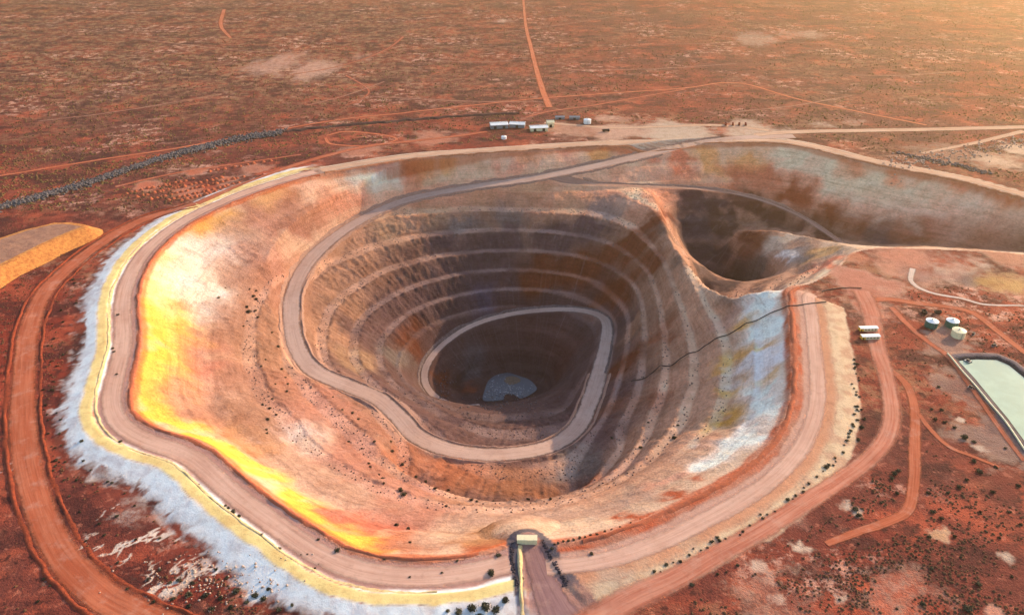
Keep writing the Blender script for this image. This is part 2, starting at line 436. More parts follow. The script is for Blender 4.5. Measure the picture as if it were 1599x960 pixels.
SEEDS = [
    # left wall, upper slope
    (300, 345, 30, OCHRE), (262, 400, 22, YELLOW), (245, 440, 22, YELLOW), (300, 400, 26, WHITE), (290, 450, 30, WHITE), (250, 480, 20, YELLOW), (256, 520, 18, YELLOW),
    (246, 560, 18, YELLOW), (238, 600, 18, YELLOW), (240, 640, 17, YELLOW), (272, 662, 14, YELLOW), (300, 540, 20, PINK), (306, 580, 18, ROSE), (300, 630, 26, PINK),
    (330, 610, 26, PALE), (350, 500, 30, TAN), (350, 430, 26, PALE), (340, 380, 22, WHITE), (380, 370, 26, PALE), (420, 340, 26, PINK), (400, 440, 30, TAN), (390, 520, 30, OLIVE),
    (420, 600, 30, TAN), (480, 640, 28, PINK), (380, 640, 28, OLIVE), (470, 330, 28, TAN), (400, 400, 26, PINK),
    (320, 690, 14, YELLOW), (355, 706, 12, YELLOW), (400, 735, 12, YELLOW), (440, 770, 12, YELLOW), (490, 800, 12, YELLOW), (540, 835, 11, YELLOW), (575, 856, 8, YELLOW),
    (400, 690, 20, SAND), (450, 720, 20, PALE), (500, 760, 18, PALE), (560, 810, 18, ROSE), (460, 680, 18, WHITE), (500, 690, 16, PALE), (540, 720, 20, PINK), (570, 780, 18, PALE),
    (620, 845, 14, srgb(206, 140, 104)), (680, 845, 16, PALE), (760, 835, 14, SAND), (780, 850, 10, srgb(196, 116, 78)), (650, 800, 20, PINK), (740, 805, 18, PALE), (850, 805, 20, PALE), (930, 800, 16, PALE), (1000, 775, 16, PALE),
    (980, 810, 7, ORANGE), (1060, 775, 7, ORANGE), (1120, 745, 7, ORANGE),
    (620, 760, 20, PINK), (560, 690, 20, PINK), (500, 620, 18, PINK), (560, 660, 16, TAN),
    # near inner apron
    (700, 735, 20, srgb(158, 100, 74)), (790, 750, 22, srgb(158, 108, 80)), (850, 745, 18, srgb(150, 104, 80)), (905, 725, 16, GREY * .8), (930, 745, 10, RUST), (640, 720, 16, srgb(168, 116, 94)),
    # far wall
    (420, 305, 22, SAND), (480, 290, 16, PALE), (560, 274, 14, WHITE), (600, 268, 12, WHITE), (650, 262, 14, SAND), (700, 257, 14, SAND), (760, 252, 14, PALE), (820, 247, 14, OLIVE),
    (880, 244, 14, PINK), (940, 240, 14, SAND), (1000, 240, 16, ROSE), (560, 305, 18, TAN), (640, 285, 16, TAN), (720, 275, 14, PALE), (800, 266, 14, PINK), (520, 330, 18, TAN),
    (600, 350, 20, OLIVE), (680, 330, 20, OLIVE), (760, 315, 20, OLIVE), (830, 305, 20, OLIVE), (900, 315, 18, OLIVE), (950, 325, 18, GREY), (800, 330, 16, GREY), (720, 350, 16, GREY), (980, 312, 14, PALE),
    (560, 400, 20, TAN * .8), (520, 450, 20, TAN * .8), (510, 520, 18, TAN * .75), (560, 560, 18, OLIVE * .7), (540, 480, 16, TAN * .62), (600, 430, 18, srgb(126, 92, 78)), (600, 500, 16, PURP), (620, 560, 16, GREY * .7),
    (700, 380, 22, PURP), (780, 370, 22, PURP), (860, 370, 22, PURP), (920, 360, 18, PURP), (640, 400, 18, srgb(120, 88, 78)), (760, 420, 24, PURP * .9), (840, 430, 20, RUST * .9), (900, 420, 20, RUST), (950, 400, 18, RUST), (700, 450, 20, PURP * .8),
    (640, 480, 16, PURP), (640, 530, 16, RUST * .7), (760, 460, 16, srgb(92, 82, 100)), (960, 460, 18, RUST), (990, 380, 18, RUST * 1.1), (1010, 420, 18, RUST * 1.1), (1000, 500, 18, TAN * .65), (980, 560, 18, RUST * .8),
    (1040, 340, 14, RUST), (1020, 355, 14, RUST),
    (870, 540, 22, srgb(98, 66, 62)), (780, 530, 24, srgb(90, 66, 64)), (830, 520, 20, srgb(92, 64, 62)), (820, 570, 18, srgb(86, 64, 62)), (880, 580, 16, srgb(92, 60, 56)), (730, 570, 16, srgb(96, 84, 86)), (900, 520, 14, PURP * .7), (690, 600, 10, RUST * .7), (740, 605, 9, RUST),
    # right wall benches
    (1195, 470, 16, WHITE), (1200, 510, 16, WHITE), (1195, 560, 16, srgb(226, 226, 230)), (1195, 600, 14, WHITE), (1190, 640, 16, WHITE), (1150, 690, 14, WHITE), (1110, 720, 12, WHITE), (1060, 745, 12, PINK),
    (1190, 545, 7, OCHRE), (1200, 585, 8, OCHRE * .9), (1215, 575, 6, OCHRE * .9), (1165, 500, 10, OCHRE), (1155, 560, 10, OCHRE * .95), (1150, 610, 10, OCHRE * .9), (1130, 660, 12, OCHRE * .85), (1090, 690, 12, TAN * 1.15),
    (1130, 500, 14, PINK * .9), (1120, 560, 14, TAN * 1.15), (1110, 620, 14, TAN * 1.15), (1090, 480, 14, TAN * 1.15), (1080, 530, 14, TAN * 1.05), (1060, 590, 14, TAN * 1.15), (1070, 650, 14, TAN * 1.05), (1020, 620, 14, srgb(146, 98, 78)), (1040, 520, 14, srgb(150, 100, 78)), (1060, 460, 12, TAN * 1.15),
    (1000, 680, 16, TAN * .9), (960, 640, 14, srgb(124, 84, 70)), (1030, 700, 14, TAN * 1.05), (980, 730, 14, PINK * .85),
    # second bowl and far right wall: dark rock, partly shade painted in
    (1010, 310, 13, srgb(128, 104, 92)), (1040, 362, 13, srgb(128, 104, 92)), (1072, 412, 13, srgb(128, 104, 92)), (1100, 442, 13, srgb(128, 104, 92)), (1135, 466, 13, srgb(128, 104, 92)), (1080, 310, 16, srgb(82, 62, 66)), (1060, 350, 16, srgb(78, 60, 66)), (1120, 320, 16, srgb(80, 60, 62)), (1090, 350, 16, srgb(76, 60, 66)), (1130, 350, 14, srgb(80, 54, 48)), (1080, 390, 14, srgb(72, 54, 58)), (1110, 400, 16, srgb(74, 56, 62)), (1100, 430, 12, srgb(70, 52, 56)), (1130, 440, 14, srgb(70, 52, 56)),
    (1160, 310, 14, srgb(92, 62, 54)), (1190, 320, 14, srgb(92, 62, 54)), (1220, 335, 14, srgb(94, 62, 52)), (1250, 350, 12, srgb(92, 60, 52)), (1290, 368, 12, srgb(92, 60, 52)),  # band below the ramp: dark rock with its shade painted in
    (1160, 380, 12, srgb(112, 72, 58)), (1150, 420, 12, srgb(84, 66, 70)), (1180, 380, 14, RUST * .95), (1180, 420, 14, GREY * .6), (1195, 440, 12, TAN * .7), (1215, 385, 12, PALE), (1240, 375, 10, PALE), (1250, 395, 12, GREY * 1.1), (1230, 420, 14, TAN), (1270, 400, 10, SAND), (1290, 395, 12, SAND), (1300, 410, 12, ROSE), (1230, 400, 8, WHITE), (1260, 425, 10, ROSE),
    (1190, 270, 18, srgb(168, 112, 88)), (1150, 275, 16, srgb(168, 112, 88)), (1240, 300, 18, RUST * 1.15), (1290, 340, 18, RUST * 1.0),  # brown triangle: rock colour that also paints in a shaded stretch of wall
    (1110, 250, 18, SAND), (1060, 250, 16, srgb(190, 126, 100)), (1170, 245, 16, SAND), (1230, 250, 18, LIGHT), (1300, 275, 22, LIGHT), (1360, 295, 24, LIGHT), (1430, 312, 24, LIGHT), (1500, 328, 24, LIGHT), (1580, 342, 24, LIGHT),
    (1350, 345, 20, RUST * 1.25), (1430, 360, 20, RUST * 1.25), (1520, 372, 22, srgb(168, 112, 88)), (1590, 380, 20, RUST * 1.1), (1380, 370, 16, PURP), (1460, 345, 20, ROSE * .8), (1560, 360, 20, ROSE * .75), (1340, 315, 18, PALE), (1400, 330, 20, PALE * .9), (1320, 262, 12, srgb(196, 122, 88)), (1400, 278, 12, srgb(196, 122, 88)), (1480, 294, 12, srgb(196, 122, 88)), (1560, 312, 14, srgb(196, 122, 88)),
]
num = np.zeros((NY, NX, 3)); den = np.zeros((NY, NX))
jx = (fbm(GX / 26, GY / 26, 61, 6) - .5) * 62
jy = (fbm(GX / 26, GY / 26, 71, 6) - .5) * 62
SXYZ = []
NEAR_END = next(i for i, q in enumerate(SEEDS) if q[:2] == (700, 735))
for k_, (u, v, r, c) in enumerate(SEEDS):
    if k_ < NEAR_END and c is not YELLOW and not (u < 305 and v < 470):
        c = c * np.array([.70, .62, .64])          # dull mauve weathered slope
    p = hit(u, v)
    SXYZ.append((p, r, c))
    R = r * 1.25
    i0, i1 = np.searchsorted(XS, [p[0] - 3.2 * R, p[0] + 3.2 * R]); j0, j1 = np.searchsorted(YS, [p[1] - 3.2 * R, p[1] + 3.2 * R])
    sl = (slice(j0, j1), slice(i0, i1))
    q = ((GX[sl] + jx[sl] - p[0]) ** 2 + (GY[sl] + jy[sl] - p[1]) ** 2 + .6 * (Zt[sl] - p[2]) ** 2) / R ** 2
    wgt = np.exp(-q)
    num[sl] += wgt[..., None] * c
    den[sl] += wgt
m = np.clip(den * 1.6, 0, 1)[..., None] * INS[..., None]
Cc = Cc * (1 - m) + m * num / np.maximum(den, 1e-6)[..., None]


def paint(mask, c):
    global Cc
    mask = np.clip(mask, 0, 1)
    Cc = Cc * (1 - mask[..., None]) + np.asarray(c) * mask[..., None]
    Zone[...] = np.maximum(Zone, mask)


# upper far wall: warm rock, warmth and brightness painted in to offset blue skylight
wf_ = (sst(960, 1080, GY) * sst(-75, -35, bz) * INS)[..., None]
Cc = np.clip(Cc * (1 + wf_ * np.array([.46, .12, .02])) * np.array([1.08, .97, .9]), 0, .85)
# fresh rock of bench faces, darkened further as painted-in shade between steps
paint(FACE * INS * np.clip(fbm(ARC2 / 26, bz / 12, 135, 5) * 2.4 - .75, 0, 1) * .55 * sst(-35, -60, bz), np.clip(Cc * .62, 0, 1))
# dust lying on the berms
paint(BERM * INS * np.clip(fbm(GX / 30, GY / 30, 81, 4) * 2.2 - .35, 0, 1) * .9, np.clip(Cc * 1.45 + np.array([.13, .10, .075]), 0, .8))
# rim bands
nb = (fbm(GX / 12, GY / 12, 91, 3) - .5) * 4
d2 = SD + nb


def band(a, b, s=1.2):
    return sst(a - s, a + s, d2) * (1 - sst(b - s, b + s, d2))


paint(WL * band(-4, 5) * (.45 + .55 * fbm(ARC / 18, SD / 6, 111, 4)), ORANGE)
paint(WL * band(5, 28), MAUVE)
paint(WL * band(26.5, 30.5) * (.4 + .6 * sst(.4, .6, fbm(ARC / 50, ARC * 0, 101, 2))), WHITE)
paint(WL * band(30, 39.5), CREAM)
ARCw = ARC + (fbm(GX / 13, GY / 13, 103, 4) - .5) * 26
brk = fbm(ARCw / 7.0, SD / 22.0, 95, 5)
paint(WL * band(39.5, 50, 1.5), WHITE)
wide = 50 + 5 * sst(520, 420, GY) + 14 * (fbm(ARC / 60, ARC * 0, 77, 2) - .5)
paint(WL * sst(46, 50, d2) * (1 - sst(wide - 8, wide + 14, SD + (brk - .5) * 26)), WHITE * .96)
paint(WR * band(-3, 12.5, 2) * np.clip(.35 + .9 * fbm(ARC / 14, SD / 5, 113, 4), 0, 1), srgb(186, 92, 60))
paint(WR * band(12, 30, 2), PINK)
paint(WR * band(26, 40, 4), srgb(204, 146, 112))
paint(WR * band(39, 58, 3), srgb(216, 186, 150))
paint(WF * band(-7, 5, 3) * (.35 + .6 * fbm(ARC / 40, ARC * 0, 99, 3)), ORANGE * .9)
paint(WF * band(6, 33, 2), PALE * .98)
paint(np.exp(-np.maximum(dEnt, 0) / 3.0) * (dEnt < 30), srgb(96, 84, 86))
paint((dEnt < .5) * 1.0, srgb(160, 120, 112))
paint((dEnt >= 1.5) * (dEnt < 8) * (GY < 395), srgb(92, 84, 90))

dn = fbm(ARCw / 9, SD / 9, 121, 5)
paint((~INS) * WL * band(40, 66, 3) * sst(.5, .7, dn) * .5, srgb(206, 190, 186))
paint((~INS) * WL * band(30, 40, 2) * sst(.48, .66, fbm(GX / 7, GY / 7, 123, 4)) * .6, srgb(222, 186, 122))
paint((~INS) * WR * band(36, 58, 3) * sst(.48, .64, fbm(GX / 8, GY / 8, 125, 5)) * .7, srgb(196, 150, 122))
# washed white streaks radiating outwards below the left bund
stre = fbm(ARCw / 4.5, SD / 45.0, 97, 4)
wash = (~INS) * WL * sst(55, 64, SD) * (1 - sst(105, 150, SD + n1 * 30)) * sst(.6, .68, stre) * sst(.42, .58, fbm(ARC / 40, SD / 40, 98, 2)) * sst(520, 440, GY)
paint(wash * .8, srgb(226, 206, 190))

# wide worked areas on the plain
def blob(u, v, r, c, s, sq=1.0, nz=1.0):
    p = hit(u, v)
    e = 2.2 * r * max(1, sq)
    i0, i1 = np.searchsorted(XS, [p[0] - e, p[0] + e]); j0, j1 = np.searchsorted(YS, [p[1] - e, p[1] + e])
    sl = (slice(j0, j1), slice(i0, i1))
    gx, gy = GX[sl], GY[sl]
    q = np.hypot(gx - p[0], (gy - p[1]) / sq) / r + (fbm(gx / (r * .5), gy / (r * .5 * sq), int(u), 4) - .5) * 1.3 * nz
    m_ = (1 - sst(.2, 1.15, q)) * s * (~INS[sl])
    Cc[sl] = Cc[sl] * (1 - m_[..., None]) + np.asarray(c) * m_[..., None]
    Zone[sl] = np.maximum(Zone[sl], m_)


for b in [(1345, 440, 46, ROSE * .85, .9), (1360, 480, 36, srgb(196, 112, 84), .9), (1420, 410, 60, srgb(196, 128, 100), .9), (1500, 425, 60, PALE * .8, .8), (1560, 400, 50, srgb(190, 120, 90), .8),
          (1520, 440, 26, PURP * 1.1, .8), (1580, 445, 40, OCHRE * .9, .7), (1440, 430, 30, GREY, .6), (1430, 405, 60, ROSE * .9, .5), (1340, 402, 22, ORANGE * .9, .7),
          (1040, 205, 90, PALE * .85, .8, 1.0), (960, 203, 80, srgb(196, 150, 128), .8), (1180, 205, 80, PALE * .85, .7), (880, 200, 70, srgb(176, 120, 96), .7),
          (1290, 195, 40, PALE, .5), (1330, 190, 40, PALE, .4), (440, 100, 90, srgb(200, 140, 120), .6, 1.6), (500, 105, 90, srgb(204, 150, 128), .6, 1.6), (560, 90, 60, ROSE * .8, .5),
          (780, 32, 50, PALE * .9, .6), (1180, 60, 120, PALE * .8, .5), (1250, 55, 100, PALE * .8, .5),
          (1550, 250, 60, srgb(214, 180, 150), .8), (1590, 235, 50, srgb(214, 180, 150), .8), (1470, 240, 70, srgb(120, 80, 60), .6),
          (230, 290, 30, srgb(190, 86, 52), .8), (300, 270, 30, srgb(190, 86, 52), .8), (360, 280, 26, srgb(190, 92, 60), .8), (400, 262, 30, srgb(176, 84, 58), .7), (300, 300, 30, srgb(180, 80, 50), .7), (560, 235, 40, srgb(180, 88, 60), .7), (680, 215, 50, srgb(184, 92, 62), .7),
          (860, 945, 20, srgb(168, 128, 120), .9), (910, 930, 14, srgb(180, 130, 110), .6), (1000, 890, 16, srgb(200, 160, 130), .6), (1080, 850, 16, srgb(206, 170, 140), .6),
          (960, 905, 14, PALE * .8, .6), (200, 800, 20, WHITE * .9, .4), (1480, 540, 30, srgb(150, 106, 92), .8), (1480, 520, 24, srgb(170, 120, 104), .8), (1530, 610, 30, srgb(140, 100, 92), .8),
          (1490, 600, 34, srgb(128, 86, 76), .8), (1560, 690, 40, srgb(128, 92, 84), .8), (1550, 660, 24, srgb(120, 88, 84), .8),
          (1470, 835, 10, srgb(200, 150, 110), .9), (1250, 855, 8, PALE, .8), (1180, 880, 9, PALE, .8), (1200, 900, 9, PALE, .7), (1210, 935, 8, PALE, .8), (1320, 790, 9, PALE, .7), (1340, 800, 7, PALE, .7),
          (1500, 655, 7, PALE, .8), (1530, 700, 7, PALE, .8), (1570, 870, 8, PALE, .6), (1310, 935, 6, PALE, .7), (1555, 955, 9, ROSE, .8), (1410, 920, 40, srgb(168, 80, 58), .4), (1200, 930, 50, srgb(176, 84, 62), .45)]:
    blob(*b)

# ------------------------------------------------------------------ materials
MATS = {}


def newmat(name):
    m = bpy.data.materials.new(name)
    m.use_nodes = True
    nt = m.node_tree
    b = nt.nodes['Principled BSDF']
    b.inputs['Roughness'].default_value = .92
    b.inputs['Specular IOR Level'].default_value = .15
    return m, nt, b


def nd(nt, t, **kw):
    n = nt.nodes.new(t)
    for k, v in kw.items():
        if k.startswith('i_'):
            n.inputs[k[2:]].default_value = v
        else:
            setattr(n, k, v)
    return n


def noise(nt, vec, scale, detail=4, rough=.6):
    n = nd(nt, 'ShaderNodeTexNoise')
    n.inputs['Scale'].default_value = scale
    n.inputs['Detail'].default_value = detail
    n.inputs['Roughness'].default_value = rough
    if vec is not None:
        nt.links.new(vec, n.inputs['Vector'])
    return n.outputs['Fac']


def remap(nt, x, a, b, c=0., d=1.):
    n = nd(nt, 'ShaderNodeMapRange')
    n.interpolation_type = 'SMOOTHSTEP'
    for k, v in zip((1, 2, 3, 4), (a, b, c, d)):
        n.inputs[k].default_value = v
    nt.links.new(x, n.inputs[0])
    return n.outputs[0]


def mix(nt, f, a, b, mode='MIX'):
    n = nd(nt, 'ShaderNodeMix', data_type='RGBA', blend_type=mode)
    for x, i in ((f, 0), (a, 6), (b, 7)):
        if isinstance(x, (int, float)):
            n.inputs[i].default_value = x
        elif hasattr(x, 'is_linked'):
            nt.links.new(x, n.inputs[i])
        else:
            n.inputs[i].default_value = (*[float(q) for q in x][:3], 1)
    return n.outputs[2]


def math_(nt, op, a, b=None):
    n = nd(nt, 'ShaderNodeMath', operation=op)
    for i, x in enumerate((a, b)):
        if x is None:
            continue
        if isinstance(x, (int, float)):
            n.inputs[i].default_value = x
        else:
            nt.links.new(x, n.inputs[i])
    return n.outputs[0]


def bump(nt, b, h, dist, strength=1.0):
    n = nd(nt, 'ShaderNodeBump')
    n.inputs['Distance'].default_value = dist
    n.inputs['Strength'].default_value = strength
    nt.links.new(h, n.inputs['Height'])
    nt.links.new(n.outputs[0], b.inputs['Normal'])


def mapping(nt, vec, sc):
    n = nd(nt, 'ShaderNodeMapping')
    n.inputs['Scale'].default_value = sc
    nt.links.new(vec, n.inputs['Vector'])
    return n.outputs[0]


def ground_material():
    """desert plain, with the worked ground of the mine laid over it"""
    m, nt, b = newmat('desert_earth')
    geo = nd(nt, 'ShaderNodeTexCoord').outputs['Object']
    col = nd(nt, 'ShaderNodeAttribute', attribute_name='Col').outputs['Color']
    zone = nd(nt, 'ShaderNodeAttribute', attribute_name='Zone').outputs['Fac']
    rill = nd(nt, 'ShaderNodeAttribute', attribute_name='Rill').outputs['Vector']
    big = noise(nt, geo, 1 / 420, 3)
    mid = noise(nt, geo, 1 / 70, 4, .65)
    sml = noise(nt, geo, 1 / 9, 4, .7)
    tiny = noise(nt, geo, 1 / 1.9, 3, .75)
    d = mix(nt, remap(nt, big, .36, .62), srgb(138, 54, 38), srgb(114, 60, 50))
    d = mix(nt, remap(nt, mid, .48, .66, 0, .9), d, srgb(178, 84, 58))
    d = mix(nt, remap(nt, mid, .48, .3, 0, .85), d, srgb(104, 52, 44))
    sx = nd(nt, 'ShaderNodeSeparateXYZ')
    nt.links.new(geo, sx.inputs[0])
    gr = noise(nt, geo, 1 / 240, 3)
    pat = noise(nt, geo, 1 / 20, 5, .78)
    wst = remap(nt, sx.outputs[0], 500, -500)
    fr_ = remap(nt, sx.outputs[1], 1100, 1700)
    reg = math_(nt, 'MAXIMUM', math_(nt, 'MULTIPLY', remap(nt, gr, .44, .6), .6), math_(nt, 'MULTIPLY', wst, fr_))
    d = mix(nt, math_(nt, 'MULTIPLY', reg, remap(nt, pat, .45, .58, 0, .85)), d, srgb(166, 128, 92))
    d = mix(nt, math_(nt, 'MULTIPLY', reg, remap(nt, pat, .46, .35, 0, .85)), d, srgb(70, 48, 42))
    d = mix(nt, remap(nt, noise(nt, mapping(nt, geo, (1, 1.6, 1)), 1 / 75, 5, .72), .49, .6, 0, .8), d, srgb(74, 38, 35))
    d = mix(nt, remap(nt, sml, .54, .64, 0, .85), d, srgb(76, 40, 34))
    d = mix(nt, remap(nt, sml, .43, .33, 0, .45), d, srgb(206, 124, 96))
    pl_ = math_(nt, 'MULTIPLY', remap(nt, noise(nt, geo, 1 / 150, 3), .5, .64), remap(nt, pat, .5, .62))
    d = mix(nt, math_(nt, 'MULTIPLY', pl_, .8), d, srgb(226, 168, 142))
    r0 = noise(nt, geo, 1 / 14, 4, .68)
    c = mix(nt, remap(nt, r0, .42, .68, 0, .5), col, mix(nt, 1.0, col, (.72, .62, .58), 'MULTIPLY'))
    c = mix(nt, remap(nt, sml, .52, .68, 0, .35), c, mix(nt, 1.0, c, (.66, .56, .52), 'MULTIPLY'))
    zn = math_(nt, 'ADD', zone, math_(nt, 'MULTIPLY', math_(nt, 'SUBTRACT', sml, .5), 1.1))
    zf = math_(nt, 'MULTIPLY', remap(nt, zn, .15, .85), remap(nt, zone, .02, .12))
    fin = mix(nt, zf, d, c)
    fin = mix(nt, remap(nt, tiny, .56, .72, 0, .38), fin, mix(nt, 1.0, fin, (.55, .5, .48), 'MULTIPLY'))
    fin = mix(nt, remap(nt, tiny, .45, .32, 0, .25), fin, mix(nt, 1.0, fin, (1.3, 1.26, 1.22), 'MULTIPLY'))
    nt.links.new(fin, b.inputs['Base Color'])
    vz = nd(nt, 'ShaderNodeSeparateXYZ')
    nt.links.new(rill, vz.inputs[0])
    bn = nd(nt, 'ShaderNodeBump')
    bn.inputs['Distance'].default_value = 1.5
    nt.links.new(remap(nt, vz.outputs[2], 0, 1, .75, .22), bn.inputs['Strength'])
    nt.links.new(math_(nt, 'ADD', math_(nt, 'MULTIPLY', sml, .8), tiny), bn.inputs['Height'])
    nt.links.new(bn.outputs[0], b.inputs['Normal'])
    return m


def pit_material():
    """weathered rock and spoil of the pit walls: strata, runs of debris, joints"""
    m, nt, b = newmat('pit_rock')
    geo = nd(nt, 'ShaderNodeTexCoord').outputs['Object']
    col = nd(nt, 'ShaderNodeAttribute', attribute_name='Col').outputs['Color']
    rill = nd(nt, 'ShaderNodeAttribute', attribute_name='Rill').outputs['Vector']
    rillf = nd(nt, 'ShaderNodeAttribute', attribute_name='RillF').outputs['Fac']
    st1 = noise(nt, mapping(nt, rill, (.2, .06, 1)), 1, 5, .72)
    st3 = noise(nt, mapping(nt, geo, (1 / 60, 1 / 60, 1 / 2.4)), 1, 4, .65)
    r0 = noise(nt, geo, 1 / 18, 5, .7)
    r1 = noise(nt, geo, 1 / 2.6, 4, .78)
    c = mix(nt, math_(nt, 'MULTIPLY', rillf, remap(nt, st1, .5, .72, 0, .28)), col, mix(nt, 1.0, col, (.5, .45, .43), 'MULTIPLY'))
    c = mix(nt, math_(nt, 'MULTIPLY', rillf, remap(nt, st1, .46, .3, 0, .22)), c, mix(nt, .5, c, (.72, .62, .52)))
    c = mix(nt, math_(nt, 'MULTIPLY', rillf, remap(nt, st3, .5, .66, 0, .42)), c, mix(nt, 1.0, c, (.62, .52, .48), 'MULTIPLY'))
    c = mix(nt, math_(nt, 'MULTIPLY', rillf, remap(nt, st3, .47, .36, 0, .3)), c, mix(nt, 1.0, c, (1.3, 1.27, 1.22), 'MULTIPLY'))
    c = mix(nt, remap(nt, r0, .44, .66, 0, .5), c, mix(nt, 1.0, c, (.68, .58, .54), 'MULTIPLY'))
    c = mix(nt, remap(nt, r1, .52, .7, 0, .55), c, mix(nt, 1.0, c, (.55, .5, .48), 'MULTIPLY'))
    c = mix(nt, remap(nt, r1, .44, .3, 0, .35), c, mix(nt, 1.0, c, (1.3, 1.27, 1.24), 'MULTIPLY'))
    vo = nd(nt, 'ShaderNodeTexVoronoi', feature='F1')
    vo.inputs['Scale'].default_value = 1.0
    nt.links.new(mapping(nt, geo, (1 / 2.6, 1 / 2.6, 1 / 1.8)), vo.inputs['Vector'])
    cell = nd(nt, 'ShaderNodeSeparateColor')
    nt.links.new(vo.outputs['Color'], cell.inputs[0])
    c = mix(nt, math_(nt, 'MULTIPLY', rillf, remap(nt, cell.outputs[0], .5, 1.0, 0, .4)), c, mix(nt, 1.0, c, (.62, .56, .54), 'MULTIPLY'))
    c = mix(nt, math_(nt, 'MULTIPLY', rillf, remap(nt, cell.outputs[1], .6, 1.0, 0, .35)), c, mix(nt, 1.0, c, (1.3, 1.26, 1.22), 'MULTIPLY'))
    nt.links.new(c, b.inputs['Base Color'])
    hh = math_(nt, 'ADD', r1, math_(nt, 'MULTIPLY', vo.outputs['Distance'], .5))
    bump(nt, b, hh, 1.5, .5)
    return m


GROUND_EARTH, PIT_ROCK = ground_material(), pit_material()


def road_material(name, c, c2, edge=.25, streak=1.0, alpha=True):
    m, nt, b = newmat(name)
    uv = nd(nt, 'ShaderNodeUVMap').outputs[0]
    geo = nd(nt, 'ShaderNodeTexCoord').outputs['Object']
    a1 = noise(nt, mapping(nt, uv, (9, 1 / 60, 1)), 1, 4, .6)
    a2 = noise(nt, geo, 1 / 5, 4, .7)
    a3 = noise(nt, geo, 1 / 45, 3)
    col = mix(nt, remap(nt, a1, .38, .64, 0, .9 * streak), c, c2)
    a4 = noise(nt, mapping(nt, uv, (22, 1 / 90, 1)), 1, 3, .6)
    col = mix(nt, remap(nt, a4, .54, .66, 0, .5), col, mix(nt, 1.0, col, (.74, .66, .62), 'MULTIPLY'))
    col = mix(nt, remap(nt, noise(nt, geo, 1 / 14, 6, .75), .5, .66, 0, .5), col, mix(nt, .55, col, (.62, .4, .3)))
    col = mix(nt, remap(nt, a2, .5, .75, 0, .45), col, mix(nt, 1.0, col, (.66, .58, .56), 'MULTIPLY'))
    col = mix(nt, remap(nt, a3, .4, .65, 0, .5), col, mix(nt, 1.0, col, (.8, .72, .68), 'MULTIPLY'))
    nt.links.new(col, b.inputs['Base Color'])
    bump(nt, b, math_(nt, 'ADD', a2, math_(nt, 'MULTIPLY', a1, .8)), .35, .5)
    if alpha:
        sx = nd(nt, 'ShaderNodeSeparateXYZ')
        nt.links.new(uv, sx.inputs[0])
        e = math_(nt, 'MULTIPLY', math_(nt, 'ABSOLUTE', math_(nt, 'SUBTRACT', sx.outputs[0], .5)), 2.0)
        e = math_(nt, 'ADD', e, math_(nt, 'MULTIPLY', math_(nt, 'SUBTRACT', noise(nt, geo, 1 / 6, 5, .75), .5), .5))
        al = remap(nt, e, 1.0, 1.0 - edge - .05, 0, 1)
        nt.links.new(al, b.inputs['Alpha'])
    return m


def plain_material(name, c, rough=.6, var=.25, scale=.6, metal=0.0, spec=.3):
    if name in MATS:
        return MATS[name]
    m, nt, b = newmat(name)
    geo = nd(nt, 'ShaderNodeTexCoord').outputs['Object']
    n = noise(nt, geo, scale, 5, .7)
    c = np.asarray(c, float)
    nt.links.new(mix(nt, remap(nt, n, .4, .7, 0, 1), c, c * (1 - var)), b.inputs['Base Color'])
    b.inputs['Roughness'].default_value = rough
    b.inputs['Metallic'].default_value = metal
    b.inputs['Specular IOR Level'].default_value = spec
    MATS[name] = m
    return m


# ------------------------------------------------------------------ object helpers
def tag(o, label=None, cat=None, group=None, kind=None):
    if label: o['label'] = label
    if cat: o['category'] = cat
    if group: o['group'] = group
    if kind: o['kind'] = kind
    return o


def link(name, me, mat=None, parent=None):
    o = bpy.data.objects.new(name, me)
    COL.objects.link(o)
    if mat is not None and len(me.materials) == 0:
        me.materials.append(mat)
    if parent is not None:
        o.parent = parent
    return o


def mesh_np(name, V, F, smooth_=True):
    """V (n,3), F (m,4) or (m,3)"""
    me = bpy.data.meshes.new(name)
    V = np.asarray(V, np.float32); F = np.asarray(F, np.int32)
    k = F.shape[1]
    me.vertices.add(len(V)); me.vertices.foreach_set('co', V.ravel())
    me.loops.add(F.size); me.loops.foreach_set('vertex_index', F.ravel())
    me.polygons.add(len(F)); me.polygons.foreach_set('loop_start', np.arange(0, F.size, k, dtype=np.int32))
    me.polygons.foreach_set('loop_total', np.full(len(F), k, np.int32))
    if smooth_:
        me.polygons.foreach_set('use_smooth', np.ones(len(F), bool))
    me.update(calc_edges=True)
    return me


def set_uv(me, F, UV):
    l = me.uv_layers.new(name='UVMap')
    l.data.foreach_set('uv', np.asarray(UV, np.float32)[np.asarray(F).ravel()].ravel())


# ------------------------------------------------------------------ the terrain meshes (ground outside, pit inside)
idx = np.arange(NX * NY).reshape(NY, NX)
Q = np.stack([idx[:-1, :-1], idx[:-1, 1:], idx[1:, 1:], idx[1:, :-1]], -1)
cs = .25 * (SD[:-1, :-1] + SD[:-1, 1:] + SD[1:, 1:] + SD[1:, :-1])
hole = np.zeros(cs.shape, bool)
POND = np.array([at(1490, 560), at(1523, 557.5), at(1557, 558.5), at(1579, 568), at(1606, 590), at(1740, 690), at(1640, 760), at(1604, 700), at(1569, 652), at(1544, 622), at(1518, 590)])[:, :2]
PONDW = inside(POND, GX, GY)
dp, _ = near_curve(np.vstack([POND, POND[:1]]), 40)
sdp = np.where(PONDW, -dp, dp)
bank = np.interp(sdp, [-9, 0, 3, 7, 12], [-5.0, 1.4, 1.6, .9, 0])
wb = sst(14, 10, sdp)
Zt[...] = Zt * (1 - wb) + bank * wb
paint(sst(7, 5, sdp) * 1.0, srgb(112, 100, 104))
paint(sst(.6, -.2, sdp) * 1.0, srgb(60, 58, 62))

